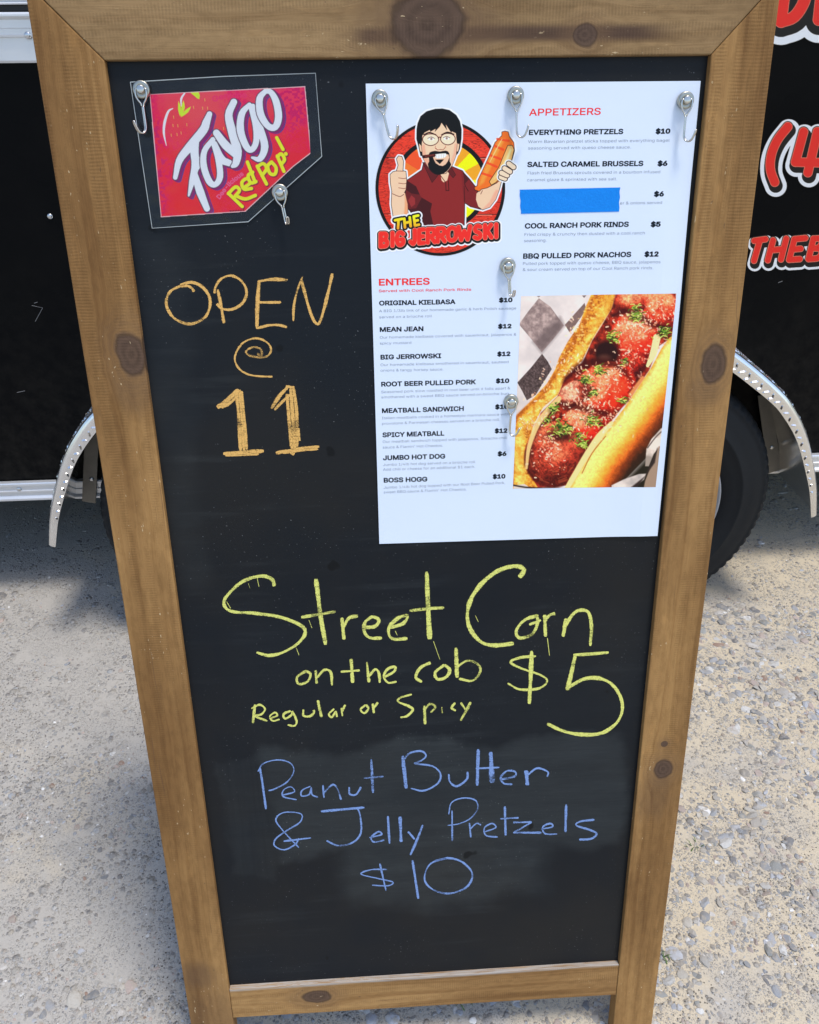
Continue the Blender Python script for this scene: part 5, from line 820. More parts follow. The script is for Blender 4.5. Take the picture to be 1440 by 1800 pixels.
# ================================================================== THE MENU POSTER
GL = {}
for line in GLYPHS.split('\n'):
    c_, adv_, body_ = line.split('\t')
    GL[c_] = (int(adv_), [np.array([[float(q) for q in p.split(',')] for p in l.split(' ')]) for l in body_.split('/')] if body_ else [])
GC = {}
def glyph(ch, off):
    """a letter's outline thickened by off (1/500 em), as triangles and cells cut along the contour"""
    if (ch, off) in GC: return GC[ch, off]
    adv, loops = GL[ch]
    if not loops:
        GC[ch, off] = (adv, np.zeros((0, 2)), []); return GC[ch, off]
    A = []; Bq = []
    for l in loops:
        for p, q in zip(l, np.roll(l, -1, 0)):
            n_ = max(1, int(np.hypot(*(q - p)) / 14)); t_ = np.linspace(0, 1, n_ + 1)[:, None]; pts = p + (q - p) * t_
            A.append(pts[:-1]); Bq.append(pts[1:])
    A = np.concatenate(A); Bq = np.concatenate(Bq)
    def wind(P):
        y = P[:, 1:2]; up = (A[:, 1] <= y) & (Bq[:, 1] > y); dn = (A[:, 1] > y) & (Bq[:, 1] <= y)
        with np.errstate(divide='ignore', invalid='ignore'):
            xi = A[:, 0] + (y - A[:, 1]) / (Bq[:, 1] - A[:, 1]) * (Bq[:, 0] - A[:, 0])
        r = xi > P[:, :1]
        return (up & r).sum(1) - (dn & r).sum(1)
    d = Bq - A; nrm_ = np.stack([-d[:, 1], d[:, 0]], 1); nrm_ /= np.linalg.norm(nrm_, axis=1)[:, None] + 1e-9; mid_ = (A + Bq) / 2 + .013
    keep = (wind(mid_ + nrm_ * .8) != 0) != (wind(mid_ - nrm_ * .8) != 0)
    g = 6.0; lo = A.min(0) - off - 2 * g; hi = A.max(0) + off + 2 * g
    xs_ = np.arange(lo[0], hi[0] + g, g) + .37; ys_ = np.arange(lo[1], hi[1] + g, g) + .29
    GX, GY = np.meshgrid(xs_, ys_); P = np.stack([GX.ravel(), GY.ravel()], 1); Ka, Kb = A[keep], Bq[keep]; D = np.full(len(P), 1e9)
    for p, q in zip(Ka, Kb):
        e = q - p; L = e @ e + 1e-9; t_ = np.clip(((P - p) @ e) / L, 0, 1); D = np.minimum(D, np.hypot(*(P - p - t_[:, None] * e).T))
    S = (np.where(wind(P) != 0, -D, D) - off).reshape(GX.shape); ins = S < 0
    V = []; F = []; nx_ = len(xs_)
    full = ins[:-1, :-1] & ins[1:, :-1] & ins[1:, 1:] & ins[:-1, 1:]; anyi = ins[:-1, :-1] | ins[1:, :-1] | ins[1:, 1:] | ins[:-1, 1:]
    for j in range(len(ys_) - 1):
        i = 0
        while i < nx_ - 1:
            if full[j, i]:
                k = i
                while k < nx_ - 1 and full[j, k]: k += 1
                n0 = len(V); V += [(xs_[i], ys_[j]), (xs_[k], ys_[j]), (xs_[k], ys_[j + 1]), (xs_[i], ys_[j + 1])]; F.append((n0, n0 + 1, n0 + 2, n0 + 3)); i = k; continue
            if anyi[j, i]:
                c_ = [(j, i), (j, i + 1), (j + 1, i + 1), (j + 1, i)]; poly = []
                for m_ in range(4):
                    a_, b_ = c_[m_], c_[(m_ + 1) % 4]; sa, sb = S[a_], S[b_]; pa = (xs_[a_[1]], ys_[a_[0]]); pb = (xs_[b_[1]], ys_[b_[0]])
                    if sa < 0: poly.append(pa)
                    if (sa < 0) != (sb < 0): f_ = sa / (sa - sb); poly.append((pa[0] + (pb[0] - pa[0]) * f_, pa[1] + (pb[1] - pa[1]) * f_))
                if len(poly) > 2: n0 = len(V); V += poly; F.append(tuple(range(n0, n0 + len(poly))))
            i += 1
    GC[ch, off] = (adv, np.array(V) if V else np.zeros((0, 2)), F)
    return GC[ch, off]
def bulge(P):
    """the sheet is not pinned at its foot and stands a little off the board there"""
    P = np.asarray(P, float); v = (P - TL) @ EV; u = P[..., 0]
    h = .0055 * np.clip((v - .585) / .10, 0, 1) ** 2 * (.55 + .45 * np.sin(u * 11 - 1.5)) + .0007 * np.clip(np.sin(v * 17 + u * 5), 0, 1) + .0020 * np.clip((u - .50) / .05, 0, 1) ** 2 * np.clip((v - .12) / .1, 0, 1)
    return P + h[..., None] * NF
def words(mb, txt, S, E, cap, off, w):
    """set a line of type from photo pixel S to photo pixel E along its baseline, cap: height of capitals in pixels"""
    s = np.array(buv(*S, w)); e = np.array(buv(*E, w)); up = np.array(buv(S[0], S[1] - cap, w)) - s
    tot = sum(GL[c][0] for c in txt) - 20
    ex = (e - s) / tot; n_ = np.array((ex[1], -ex[0])); n_ = n_ / np.linalg.norm(n_) * np.linalg.norm(up) / 363.0
    x = -10.0
    for c in txt:
        adv, P, T = glyph(c, off)
        if len(P):
            uv = s + (P[:, :1] + x) * ex + P[:, 1:] * n_
            mb.add(bulge([B(a, b_, w) for a, b_ in uv]), T)
        x += adv
WS = .0016                                                     # the poster's face stands 1.6 mm off the board
c4 = [(643, 147), (1232, 142), (1155, 941), (667, 956)]
cuv = [buv(x, y, WS) for x, y in c4]
ctr = B(*np.mean(cuv, 0), WS)
poster = empty('menu_poster', ctr, 'tall white printed menu poster with round logo and food photograph, pinned by hook magnets', 'menu')
t = NT('satin_paper'); p = t.obj(); n = t.noise(p, 14, 3); t.set(Base_Color=t.mix(n, (.71, .79, .90), (.74, .815, .92)), Roughness=.45, Specular_IOR_Level=.2); t.bump(n, .12, .004)
N_ = 60; V = []; F = []
q = np.array(cuv)
for lay, dw in ((0, 0.0), (1, -.00025)):
    for j in range(N_ + 1):
        for i in range(N_ + 1):
            a, b_ = i / N_, j / N_; uv = (q[0] * (1 - a) + q[1] * a) * (1 - b_) + (q[3] * (1 - a) + q[2] * a) * b_
            V.append(bulge(B(uv[0], uv[1], WS + dw)))
M_ = (N_ + 1) ** 2
for j in range(N_):
    for i in range(N_):
        k = j * (N_ + 1) + i; F.append((k, k + N_ + 1, k + N_ + 2, k + 1)); F.append((M_ + k, M_ + k + 1, M_ + k + N_ + 2, M_ + k + N_ + 1))
for i in range(N_):
    for a, b_ in ((i, i + 1), ((N_) * (N_ + 1) + i + 1, N_ * (N_ + 1) + i), ((i + 1) * (N_ + 1), i * (N_ + 1)), (i * (N_ + 1) + N_, (i + 1) * (N_ + 1) + N_)): F.append((a, b_, M_ + b_, M_ + a))
mesh_obj('sheet', V, F, t.mat, poster)
def ink(name, c): 
    t = NT(name); t.set(Base_Color=c, Roughness=.5, Specular_IOR_Level=.15); return t.mat
I_BLK = ink('black_ink', (.006, .011, .017)); I_GRY = ink('grey_ink', (.17, .20, .24)); I_RED = ink('red_ink', pg(206, 52, 58))
WT = WS + .00012
ZE = lambda x, y: (640 + x / 3.914, 440 + y / 3.914)
ZA = lambda x, y: (890 + x / 4.114, 140 + y / 4.114)
def line_obj(name, mat, Z, rows, capz, k, off):
    mb = MB()
    for txt, x0, y0, x1, y1 in rows: words(mb, txt, Z(x0, y0), Z(x1, y1), capz / k, off, WT)
    return mb.build(name, mat, poster)
line_obj('heading', I_RED, ZE, [('ENTREES', 101, 241, 452, 234)], 62, 3.914, 12)
line_obj('subheading', I_RED, ZE, [('Served with Cool Ranch Pork Rinds', 101, 288, 738, 277)], 25, 3.914, 5)
line_obj('heading', I_RED, ZA, [('APPETIZERS', 167, 260, 684, 252)], 70, 4.114, 6)
ENT = [(('ORIGINAL KIELBASA', 105, 378, 627, 368), ('$10', 930, 356, 1021, 354), [('A BIG 1/3lb link of our homemade garlic & herb Polish sausage', 104, 426, 1048, 406), ('served on a brioche roll', 104, 468, 467, 460)]),
 (('MEAN JEAN', 108, 560, 410, 554), ('$12', 924, 537, 1015, 534), [('Our homemade kielbasa covered with sauerkraut, jalapenos &', 108, 608, 1048, 586), ('spicy mustard', 108, 648, 327, 643)]),
 (('BIG JERROWSKI', 113, 750, 530, 740), ('$12', 918, 727, 1007, 724), [('Our homemade kielbasa smothered in sauerkraut, sauteed', 113, 797, 995, 775), ('onions & tangy horsey sauce.', 113, 835, 548, 826)]),
 (('ROOT BEER PULLED PORK', 118, 936, 767, 919), ('$10', 908, 911, 998, 909), [('Seasoned pork slow roasted in root beer until it falls apart &', 118, 983, 1005, 955), ('smothered with a sweet BBQ sauce served on brioche bun.', 118, 1019, 1004, 992)]),
 (('MEATBALL SANDWICH', 123, 1118, 687, 1102), ('$10', 903, 1090, 992, 1087), [('Italian meatballs cooked in a homestyle marinara sauce with', 123, 1162, 998, 1134), ('provolone & Parmesan cheeses served on a brioche roll.', 123, 1200, 937, 1172)]),
 (('SPICY MEATBALL', 128, 1284, 551, 1272), ('$12', 900, 1255, 986, 1252), [('Our meatball sandwich topped with jalapenos, Sriracha chili', 128, 1325, 985, 1297), ("sauce & Flamin' Hot Cheetos.", 128, 1363, 545, 1350)]),
 (('JUMBO HOT DOG', 132, 1442, 558, 1430), ('$6', 920, 1413, 980, 1411), [('Jumbo 1/4lb hot dog served on a brioche roll', 131, 1483, 765, 1463), ('Add chili or cheese for an additional $1 each.', 131, 1516, 765, 1496)]),
 (('BOSS HOGG', 135, 1596, 435, 1588), ('$10', 887, 1570, 972, 1567), [('Jumbo 1/4lb hot dog topped with our Root Beer Pulled Pork,', 135, 1640, 973, 1607), ("sweet BBQ sauce & Flamin' Hot Cheetos.", 135, 1672, 708, 1652)])]
APP = [(('EVERYTHING PRETZELS', 163, 398, 845, 391), ('$10', 1082, 389, 1185, 387), [('Warm Bavarian pretzel sticks topped with everything bagel', 159, 458, 1181, 448), ('seasoning served with queso cheese sauce.', 157, 505, 903, 497)]),
 (('SALTED CARAMEL BRUSSELS', 153, 630, 990, 622), ('$6', 1096, 622, 1166, 620), [('Flash fried Brussels sprouts covered in a bourbon infused', 152, 685, 1115, 676), ('caramel glaze & sprinkled with sea salt.', 150, 735, 803, 727)]),
 (('LAZY PIEROGI', 148, 855, 545, 848), ('$6', 1070, 843, 1140, 841), [('er & onions served', 822, 903, 1128, 898)]),
 (('COOL RANCH PORK RINDS', 135, 1075, 885, 1062), ('$5', 1046, 1062, 1115, 1060), [('Fried crispy & crunchy then dusted with a cool ranch', 130, 1130, 1003, 1118), ('seasoning.', 128, 1175, 293, 1171)]),
 (('BBQ PULLED PORK NACHOS', 121, 1293, 902, 1280), ('$12', 1000, 1278, 1099, 1276), [('Pulled pork topped with queso cheese, BBQ sauce, jalapenos', 119, 1340, 1113, 1327), ('& sour cream served on top of our Cool Ranch pork rinds.', 119, 1384, 1063, 1370)])]
for (data, Z, k, cn, cp, cd) in ((ENT, ZE, 3.914, 38, 35, 25), (APP, ZA, 4.114, 44, 42, 30)):
    for nm, pr, ds in data:
        line_obj('dish_name', I_BLK, Z, [nm], cn * 1.12, k, 15); line_obj('price', I_BLK, Z, [pr], cp * 1.08, k, 23); line_obj('description', I_GRY, Z, ds, cd, k, -3.5)
M_INK = ink_mat('print_ink', .42, .15)
rnd = np.random.RandomState(3)

# ---- round logo: bearded man with sausage (painted in the enlargement's coordinates)
cv = Canvas((640, 140), 4.8, [(80, 235), (1300, 235), (1300, 1500), (80, 1500)], 2.6, (196, 217, 248)); X, Y = cv.X, cv.Y
BK = (16, 20, 24); WH = (208, 226, 250); SK = (232, 184, 168)
cv.ell(644, 913, 548, 574, BK)
gr = fbm(X * .12, Y * 1.3 + 26 * fbm(X, Y, 300, 4), 34, 11, 3); plank_ = np.floor((Y - 655) / 475.0)
red = np.stack([200 - 28 * gr, 62 - 20 * gr, 50 - 16 * gr], -1) + (plank_ % 2)[..., None] * np.array((8, 6, 3))
dk = np.clip((np.abs(np.sin(gr * 30)) - .90) * 9, 0, 1)[..., None]
red = red * (1 - .72 * dk) + np.array((78, 20, 22)) * .72 * dk
cv.ell(644, 913, 521, 549, red)
for yy in (655, 1132): cv.line([(644 - 521 * math.sqrt(1 - ((yy - 913) / 549) ** 2), yy), (644 + 521 * math.sqrt(1 - ((yy - 913) / 549) ** 2), yy + 4)], 7, (60, 18, 22), smooth=0); cv.line([(210, yy + 7), (1080, yy + 11)], 4, (235, 150, 140), smooth=0)
cv.ell(648, 880, 400, 392, BK)
an = np.arctan2(Y - 880, X - 648); ray = (np.sin(an * 9 + 1.2) > .1); lft = (X < 600)
sun_ = np.where(lft[..., None], np.where(ray[..., None], (232, 110, 48), (222, 78, 44)), np.where(ray[..., None], (236, 222, 18), (232, 150, 40)))
cv.ell(648, 880, 362, 354, sun_)
for pts in ([(840, 520), (1010, 700), (990, 560), (880, 500)],): pass
hair = [(447, 420), (455, 370), (480, 310), (530, 270), (600, 250), (660, 247), (720, 260), (775, 300), (805, 350), (820, 420), (818, 500), (806, 580), (790, 620), (770, 640), (480, 640), (462, 560), (446, 500)]
face = [(500, 350), (770, 350), (785, 540), (775, 640), (745, 720), (690, 790), (610, 796), (548, 745), (500, 665), (486, 560)]
body_ = [(362, 850), (490, 762), (505, 700), (745, 735), (830, 770), (875, 835), (850, 960), (845, 1225), (520, 1235), (420, 1150), (370, 1080), (360, 960)]
slv = [(820, 765), (890, 840), (960, 930), (945, 1000), (962, 1070), (985, 1092), (900, 1070), (840, 1030)]
arm_r = [(950, 960), (1000, 915), (1100, 872), (1160, 850), (1140, 930), (1110, 1010), (1060, 1075), (1000, 1096), (965, 1070), (945, 1010)]
slv_l = [(362, 850), (440, 900), (485, 1000), (440, 1085), (375, 1092), (350, 960)]
fist = [(222, 800), (245, 778), (300, 766), (352, 775), (358, 850), (352, 925), (330, 972), (240, 962), (224, 870)]
thumb = [(276, 668), (292, 645), (318, 650), (332, 690), (326, 780), (272, 780), (290, 722)]
fore_l = [(236, 950), (345, 955), (366, 1050), (372, 1170), (250, 1170), (232, 1050)]
saus = [(1165, 442), (1190, 436), (1216, 442), (1225, 478), (1262, 530), (1268, 600), (1240, 700), (1190, 800), (1120, 868), (1040, 910), (990, 922), (972, 940), (936, 926), (934, 908), (958, 895), (962, 850), (1000, 770), (1060, 640), (1108, 530), (1165, 472)]
for sh in (hair, face, body_, slv, arm_r, slv_l, fist, thumb, fore_l, saus): cv.poly(sh, WH, grow=17)
cv.line([(1110, 560), (1090, 600), (1040, 700)], 34, WH)
for sh in (body_, slv, arm_r, slv_l, fore_l, fist, thumb): cv.poly(sh, BK, grow=5)
cv.poly(body_, (116, 36, 40)); cv.poly([(362, 855), (440, 900), (480, 990), (575, 1045), (560, 1110), (585, 1225), (520, 1232), (420, 1150), (370, 1080)], (58, 22, 28))
cv.poly(slv_l, (88, 30, 36)); cv.poly([(400, 975), (430, 1000), (432, 1050), (400, 1075), (372, 1020)], (126, 44, 50)); cv.poly([(362, 850), (440, 900), (470, 970), (400, 960), (356, 930)], (56, 22, 28))
cv.poly(slv, (104, 32, 38)); cv.line([(845, 900), (850, 1030)], 5, (50, 16, 20)); cv.line([(850, 800), (850, 880), (880, 940)], 6, (50, 16, 20)); cv.poly([(835, 775), (885, 840), (850, 880)], (66, 24, 30))
for sh in (arm_r, fore_l, fist, thumb): cv.poly(sh, SK)
cv.poly([(345, 960), (366, 1050), (372, 1170), (335, 1170), (345, 1060)], (212, 150, 118), soft=14); cv.poly([(1140, 930), (1110, 1010), (1060, 1075), (1000, 1090), (1060, 1030), (1110, 930)], (214, 158, 146), soft=14)
for yy in (828, 872, 912): cv.line([(292, yy), (335, yy + 6), (355, yy + 2)], 5, (110, 60, 55))
cv.line([(276, 770), (330, 772)], 5, (90, 45, 42)); cv.line([(240, 962), (300, 985), (335, 968)], 5, (70, 35, 34))
cv.poly([(640, 770), (722, 772), (702, 850), (672, 866), (655, 850)], SK)
for c_ in ([(495, 697), (575, 866), (628, 800), (540, 742)], [(735, 738), (772, 802), (752, 826), (706, 772)]): cv.poly(c_, BK, grow=3); cv.poly(c_, (82, 28, 34))
cv.line([(640, 800), (690, 868), (692, 935), (716, 935), (712, 850)], 6, (48, 16, 20), smooth=0)
# head
cv.poly(hair, BK, grow=4); cv.poly([(462, 520), (488, 525), (490, 600), (472, 596)], SK, smooth=3); cv.poly([(782, 530), (804, 530), (796, 596), (780, 600)], SK, smooth=3)
cv.poly(face, BK, grow=4); cv.poly(face, (236, 188, 172)); cv.poly([(486, 560), (500, 665), (548, 745), (560, 700), (525, 640), (510, 540)], (214, 160, 146), soft=12); cv.poly([(785, 540), (775, 640), (745, 720), (735, 680), (755, 620), (765, 540)], (216, 164, 150), soft=12)
cv.poly([(447, 420), (455, 370), (480, 310), (530, 270), (600, 250), (660, 247), (720, 260), (775, 300), (805, 350), (820, 420), (818, 500), (800, 545), (783, 532), (775, 452), (742, 437), (736, 448), (690, 378), (702, 428), (654, 364), (640, 396), (596, 442), (604, 414), (560, 440), (555, 424), (512, 446), (492, 472), (487, 560), (470, 545), (445, 515)], BK)
for cx, cy in ((566, 499), (696, 494)):
    cv.ell(cx, cy, 27, 14, (242, 240, 244)); cv.ell(cx + 2, cy, 11, 12, (120, 110, 118)); cv.ell(cx + 2, cy, 5, 6, BK); cv.line([(cx - 28, cy - 4), (cx, cy - 16), (cx + 28, cy - 4)], 6, BK)
cv.line([(505, 464), (552, 446), (608, 464)], [10, 12, 6], BK); cv.line([(652, 464), (704, 444), (758, 460)], [6, 12, 10], BK)
for cx, cy, rx, ry in ((562, 507, 68, 49), (708, 502, 62, 48)):
    cv.ell(cx, cy, rx - 4, ry - 4, (255, 240, 240), op=.34); a_ = np.linspace(0, 6.2832, 30); cv.line(np.stack([cx + rx * np.cos(a_), cy + ry * np.sin(a_) - 4 * np.abs(np.cos(a_))], 1), 7, (66, 34, 34), smooth=0)
cv.line([(625, 492), (636, 484), (650, 490)], 8, (66, 34, 34))
cv.line([(606, 578), (622, 592), (645, 588), (668, 590), (684, 572)], 5, (120, 66, 60)); cv.line([(604, 560), (600, 576), (610, 586)], 4, (150, 90, 82)); cv.line([(686, 556), (690, 572)], 4, (150, 90, 82))
cv.poly([(545, 640), (556, 612), (600, 600), (640, 606), (690, 598), (720, 620), (724, 690), (736, 718), (700, 772), (650, 800), (600, 798), (556, 762), (538, 712), (550, 690)], BK, smooth=2)
cv.poly([(578, 640), (712, 630), (706, 690), (664, 728), (606, 704)], (228, 178, 162), smooth=2); cv.poly([(592, 630), (692, 622), (682, 656), (612, 664)], (240, 240, 244), smooth=2)
for xx in (612, 632, 652, 672): cv.line([(xx, 628), (xx, 658)], 3, (170, 165, 170), smooth=0)
cv.poly([(598, 674), (676, 672), (640, 712)], BK); cv.line([(503, 650), (592, 638)], 27, (44, 20, 20), smooth=0); cv.line([(520, 645), (590, 634)], 12, (96, 44, 40), smooth=0)
# sausage in a bun and the hand round it
cv.poly(saus, BK, grow=5); cv.poly(saus, (226, 104, 40)); cv.poly([(1150, 490), (1190, 500), (1120, 640), (1010, 870), (968, 900), (1000, 790), (1080, 620)], (240, 140, 62), soft=20)
for a_, b_ in (((1108, 560), (1175, 590)), ((1072, 640), (1150, 668)), ((1040, 700), (1120, 735)), ((1000, 790), (1075, 815)), ((1125, 500), (1220, 515))): cv.line([a_, b_], 20, (190, 62, 36), smooth=0, op=.8)
cv.line([(1165, 500), (1100, 620), (1060, 700)], [6, 10, 4], (255, 196, 140), op=.8)
bun = [(1215, 556), (1250, 556), (1264, 590), (1240, 690), (1180, 795), (1110, 866), (1075, 886), (1060, 860), (1080, 830), (1140, 740), (1180, 640)]
cv.poly(bun, BK, grow=5); cv.poly(bun, (226, 168, 108)); cv.poly([(1232, 580), (1246, 590), (1216, 680), (1150, 780), (1096, 840), (1140, 770), (1200, 660)], (240, 204, 160), soft=16)
for a_, b_ in (((1222, 708), (1262, 738)), ((1186, 748), (1232, 776)), ((1160, 786), (1208, 806)), ((1156, 822), (1190, 834))): cv.line([a_, b_], 46, WH, grow=12, smooth=0)
for a_, b_ in (((1156, 822), (1190, 834)), ((1160, 786), (1208, 806)), ((1186, 748), (1232, 776)), ((1222, 708), (1262, 738))): cv.line([a_, b_], 46, BK, grow=3, smooth=0); cv.line([a_, b_], 38, (236, 196, 186), smooth=0)
cv.line([(1000, 935), (985, 965)], 5, (70, 35, 34), smooth=0)
# lettering
the = list(bub('T', [(262, 1186), (322, 1174), (312, 1250), (262, 1256)])) + list(bub('H', [(340, 1172), (386, 1162), (394, 1236), (346, 1246)])) + list(bub('E', [(420, 1154), (464, 1144), (470, 1222), (430, 1230)]))
words_ = []
xs_ = dict(zip(range(12), [(142, 198), (228, 252), (276, 332), (392, 438), (466, 512), (538, 600), (622, 684), (708, 778), (798, 896), (934, 986), (1022, 1078), (1104, 1128)]))
for i_, ch in enumerate('BIGJERROWSKI'):
    x0, x1 = xs_[i_]; yt = lambda x: 1300 - (x - 140) * .070 - (10 if i_ > 2 else 0); yb = lambda x: 1408 - (x - 140) * .082 + (0 if i_ < 3 else -2)
    words_ += list(bub(ch, [(x0, yt(x0)), (x1, yt(x1)), (x1, yb(x1)), (x0, yb(x0))]))
for st in the: cv.line(st, 26, WH, grow=24, smooth=0)
for st in words_: cv.line(st, 36, WH, grow=26, smooth=0, off=(3, 8))
for st in the: cv.line(st, 26, BK, grow=12, smooth=0)
yl = np.stack([236 + 0 * Y, np.clip(226 - (Y - 1150) * .75, 130, 230), 36 + 0 * Y], -1)
for st in the: cv.line(st, 22, yl, smooth=0)
for st in words_: cv.line(st, 36, BK, grow=16, smooth=0, off=(2, 6))
for st in words_: cv.line(st, 36, (238, 150, 140), grow=3, smooth=0)
for st in words_: cv.line(st, 36, (206, 44, 42), smooth=0)
o = cv.build('logo', M_INK, poster, lambda x, y: bulge(on_board(x, y, WT)), pig, cut=True)

# ---- printed food photograph: meatball sub in a paper-lined basket
cv = Canvas((890, 500), 4.645, [(121, 95), (1385, 72), (1216, 1650), (55, 1668)], 3.0, (196, 200, 214)); X, Y = cv.X, cv.Y
N1 = fbm(X, Y, 120, 21); N2 = fbm(X, Y, 28, 22); N3 = fbm(X, Y, 12, 23, 3)
cv.c += ((N1 - .5) * 40)[..., None]
def tex(lo, hi, n): return np.array(lo) * (1 - n[..., None]) + np.array(hi) * n[..., None]
def con(n, k=2.2, m=.5): return np.clip((n - m) * k + .5, 0, 1)
cv.poly([(266, 112), (360, 180), (472, 335), (380, 450), (290, 552), (200, 440), (104, 325), (180, 220)], tex((120, 110, 118), (168, 158, 166), con(N2)))
cv.poly([(440, 270), (472, 335), (290, 552), (225, 470), (330, 350)], (92, 84, 92), soft=50, op=.8)
cv.poly([(292, 565), (340, 630), (372, 690), (240, 900), (168, 945), (130, 870), (90, 800), (200, 680)], tex((54, 46, 50), (92, 82, 88), con(N3)))
cv.poly([(640, 150), (655, 205), (520, 395), (478, 330)], tex((92, 78, 82), (124, 108, 110), N2)); cv.poly([(250, 95), (280, 94), (266, 106)], (110, 100, 106)); cv.poly([(620, 90), (655, 88), (636, 110)], (110, 100, 106))
lb = [(700, 70), (900, 60), (860, 200), (760, 350), (700, 450), (620, 620), (480, 760), (420, 900), (300, 1000), (220, 1150), (170, 1400), (260, 1660), (20, 1700), (40, 1110), (140, 1010), (220, 930), (330, 810), (400, 690), (430, 600), (500, 470), (600, 320), (650, 180)]
cr = tex((150, 80, 22), (222, 160, 52), con(N2, 2.6)); cr = cr * (1 - .5 * con(N3, 3, .62)[..., None]) + np.array((236, 205, 110)) * .5 * con(N3, 3, .62)[..., None]
cv.poly(lb, cr, soft=8)
cv.poly([(830, 80), (890, 70), (850, 200), (760, 350), (690, 460), (600, 610), (470, 750), (410, 900), (280, 1010), (150, 1180), (150, 1650), (60, 1650), (70, 1200), (140, 1090), (280, 960), (380, 850), (430, 760), (560, 580), (660, 420), (760, 230)], tex((206, 160, 60), (240, 218, 120), con(N2)), soft=46, op=.85)
cv.line([(80, 1085), (170, 1000), (290, 900), (400, 740), (470, 600), (560, 440), (640, 300), (690, 150)], 22, (150, 76, 22), soft=26, op=.6)
for i_ in range(160):
    a_ = rnd.rand(); px_ = np.interp(a_, [0, .35, .6, 1], [80, 330, 470, 700]) + rnd.normal(0, 50) + 40; py_ = np.interp(a_, [0, .35, .6, 1], [1250, 860, 640, 150]) + rnd.normal(0, 50); cv.ell(px_, py_, rnd.uniform(4, 12), rnd.uniform(4, 9), (246, 226, 150), op=.5, soft=6)
meat = [(900, 70), (1380, 70), (1360, 420), (1240, 500), (1160, 700), (1000, 930), (820, 1170), (640, 1400), (500, 1640), (260, 1660), (160, 1500), (170, 1350), (280, 1050), (420, 910), (480, 760), (620, 640), (700, 460), (770, 350), (860, 200)]
cv.poly(meat, tex((70, 18, 14), (168, 48, 30), con(N2)), soft=8)
def ball(cx, cy, rx, ry, rot, lo, mid_, hi, lx=-.1, ly=-.45, sd_=0):
    c, q_ = math.cos(rot), math.sin(rot); dx, dy = X - cx, Y - cy; a_ = (dx * c + dy * q_) / rx; b_ = (-dx * q_ + dy * c) / ry
    rr = a_ * a_ + b_ * b_; sh_ = np.clip(1 - ((a_ - lx) ** 2 + (b_ - ly) ** 2) * .62 + (fbm(X, Y, 70, 40 + sd_) - .5) * 1.1, 0, 1)
    col = np.where((sh_ < .5)[..., None], tex(lo, mid_, np.clip(sh_ * 2, 0, 1)), tex(mid_, hi, np.clip(sh_ * 2 - 1, 0, 1)))
    g_ = con(N3, 3.2); col = col * (.88 + .42 * g_[..., None])
    cv.ell(cx, cy, rx, ry, np.clip(col, 0, 255), soft=16, rot=rot)
ball(1235, 190, 210, 150, .4, (110, 24, 18), (196, 52, 34), (232, 128, 92), sd_=1)
ball(1010, 150, 130, 90, .3, (90, 20, 16), (176, 60, 40), (224, 150, 110), sd_=2)
ball(1045, 430, 195, 220, .25, (120, 18, 12), (214, 54, 34), (240, 132, 98), sd_=3)
ball(1010, 650, 150, 110, -.4, (60, 12, 12), (134, 26, 20), (176, 52, 36), sd_=4)
cv.ell(820, 560, 105, 105, (34, 12, 12), soft=50); cv.ell(800, 600, 50, 30, (96, 60, 54), soft=30, op=.6)
ball(800, 850, 265, 205, -.5, (128, 20, 14), (216, 54, 32), (240, 124, 90), sd_=5)
ball(560, 900, 150, 110, -.6, (70, 20, 18), (140, 56, 44), (214, 150, 128), sd_=6)
ball(640, 1120, 220, 150, -.5, (120, 20, 14), (208, 50, 32), (234, 128, 96), sd_=7)
for gp in ([(470, 800), (560, 700), (660, 640), (760, 640), (900, 660), (1010, 770)], [(410, 960), (520, 985), (640, 1010), (770, 1050), (880, 1030)], [(270, 1170), (400, 1225), (540, 1250), (640, 1320), (690, 1300)], [(880, 250), (960, 220), (1080, 260), (1200, 330), (1330, 350)]): cv.line(gp, [30, 60, 70, 60, 30], (52, 10, 8), soft=40, op=.8)
ball(395, 1390, 245, 275, .35, (70, 18, 14), (138, 44, 32), (204, 98, 70), lx=-.2, ly=-.5, sd_=8)
for k_ in range(46):
    a_ = rnd.uniform(.3, 2.9); r_ = rnd.uniform(.45, .95); cv.line([(395 + 225 * r_ * math.cos(a_), 1390 + 250 * r_ * math.sin(a_)), (395 + 225 * r_ * math.cos(a_ + .35), 1390 + 250 * r_ * math.sin(a_ + .30))], rnd.uniform(4, 10), (176, 84, 56) if k_ % 2 else (70, 18, 14), op=.5, soft=8)
cv.poly([(840, 760), (960, 780), (980, 900), (900, 1010), (850, 1060), (830, 900)], (226, 50, 26), soft=50, op=.55); cv.poly([(600, 1190), (760, 1180), (740, 1250), (640, 1280)], (222, 40, 26), soft=40, op=.6); cv.poly([(1000, 470), (1170, 430), (1150, 560), (1040, 560)], (214, 44, 28), soft=50, op=.5)
cv.ell(430, 1240, 120, 45, (40, 12, 12), soft=40, op=.8); cv.line([(170, 1480), (200, 1350), (260, 1180), (420, 960)], 40, (46, 16, 12), soft=40, op=.6)
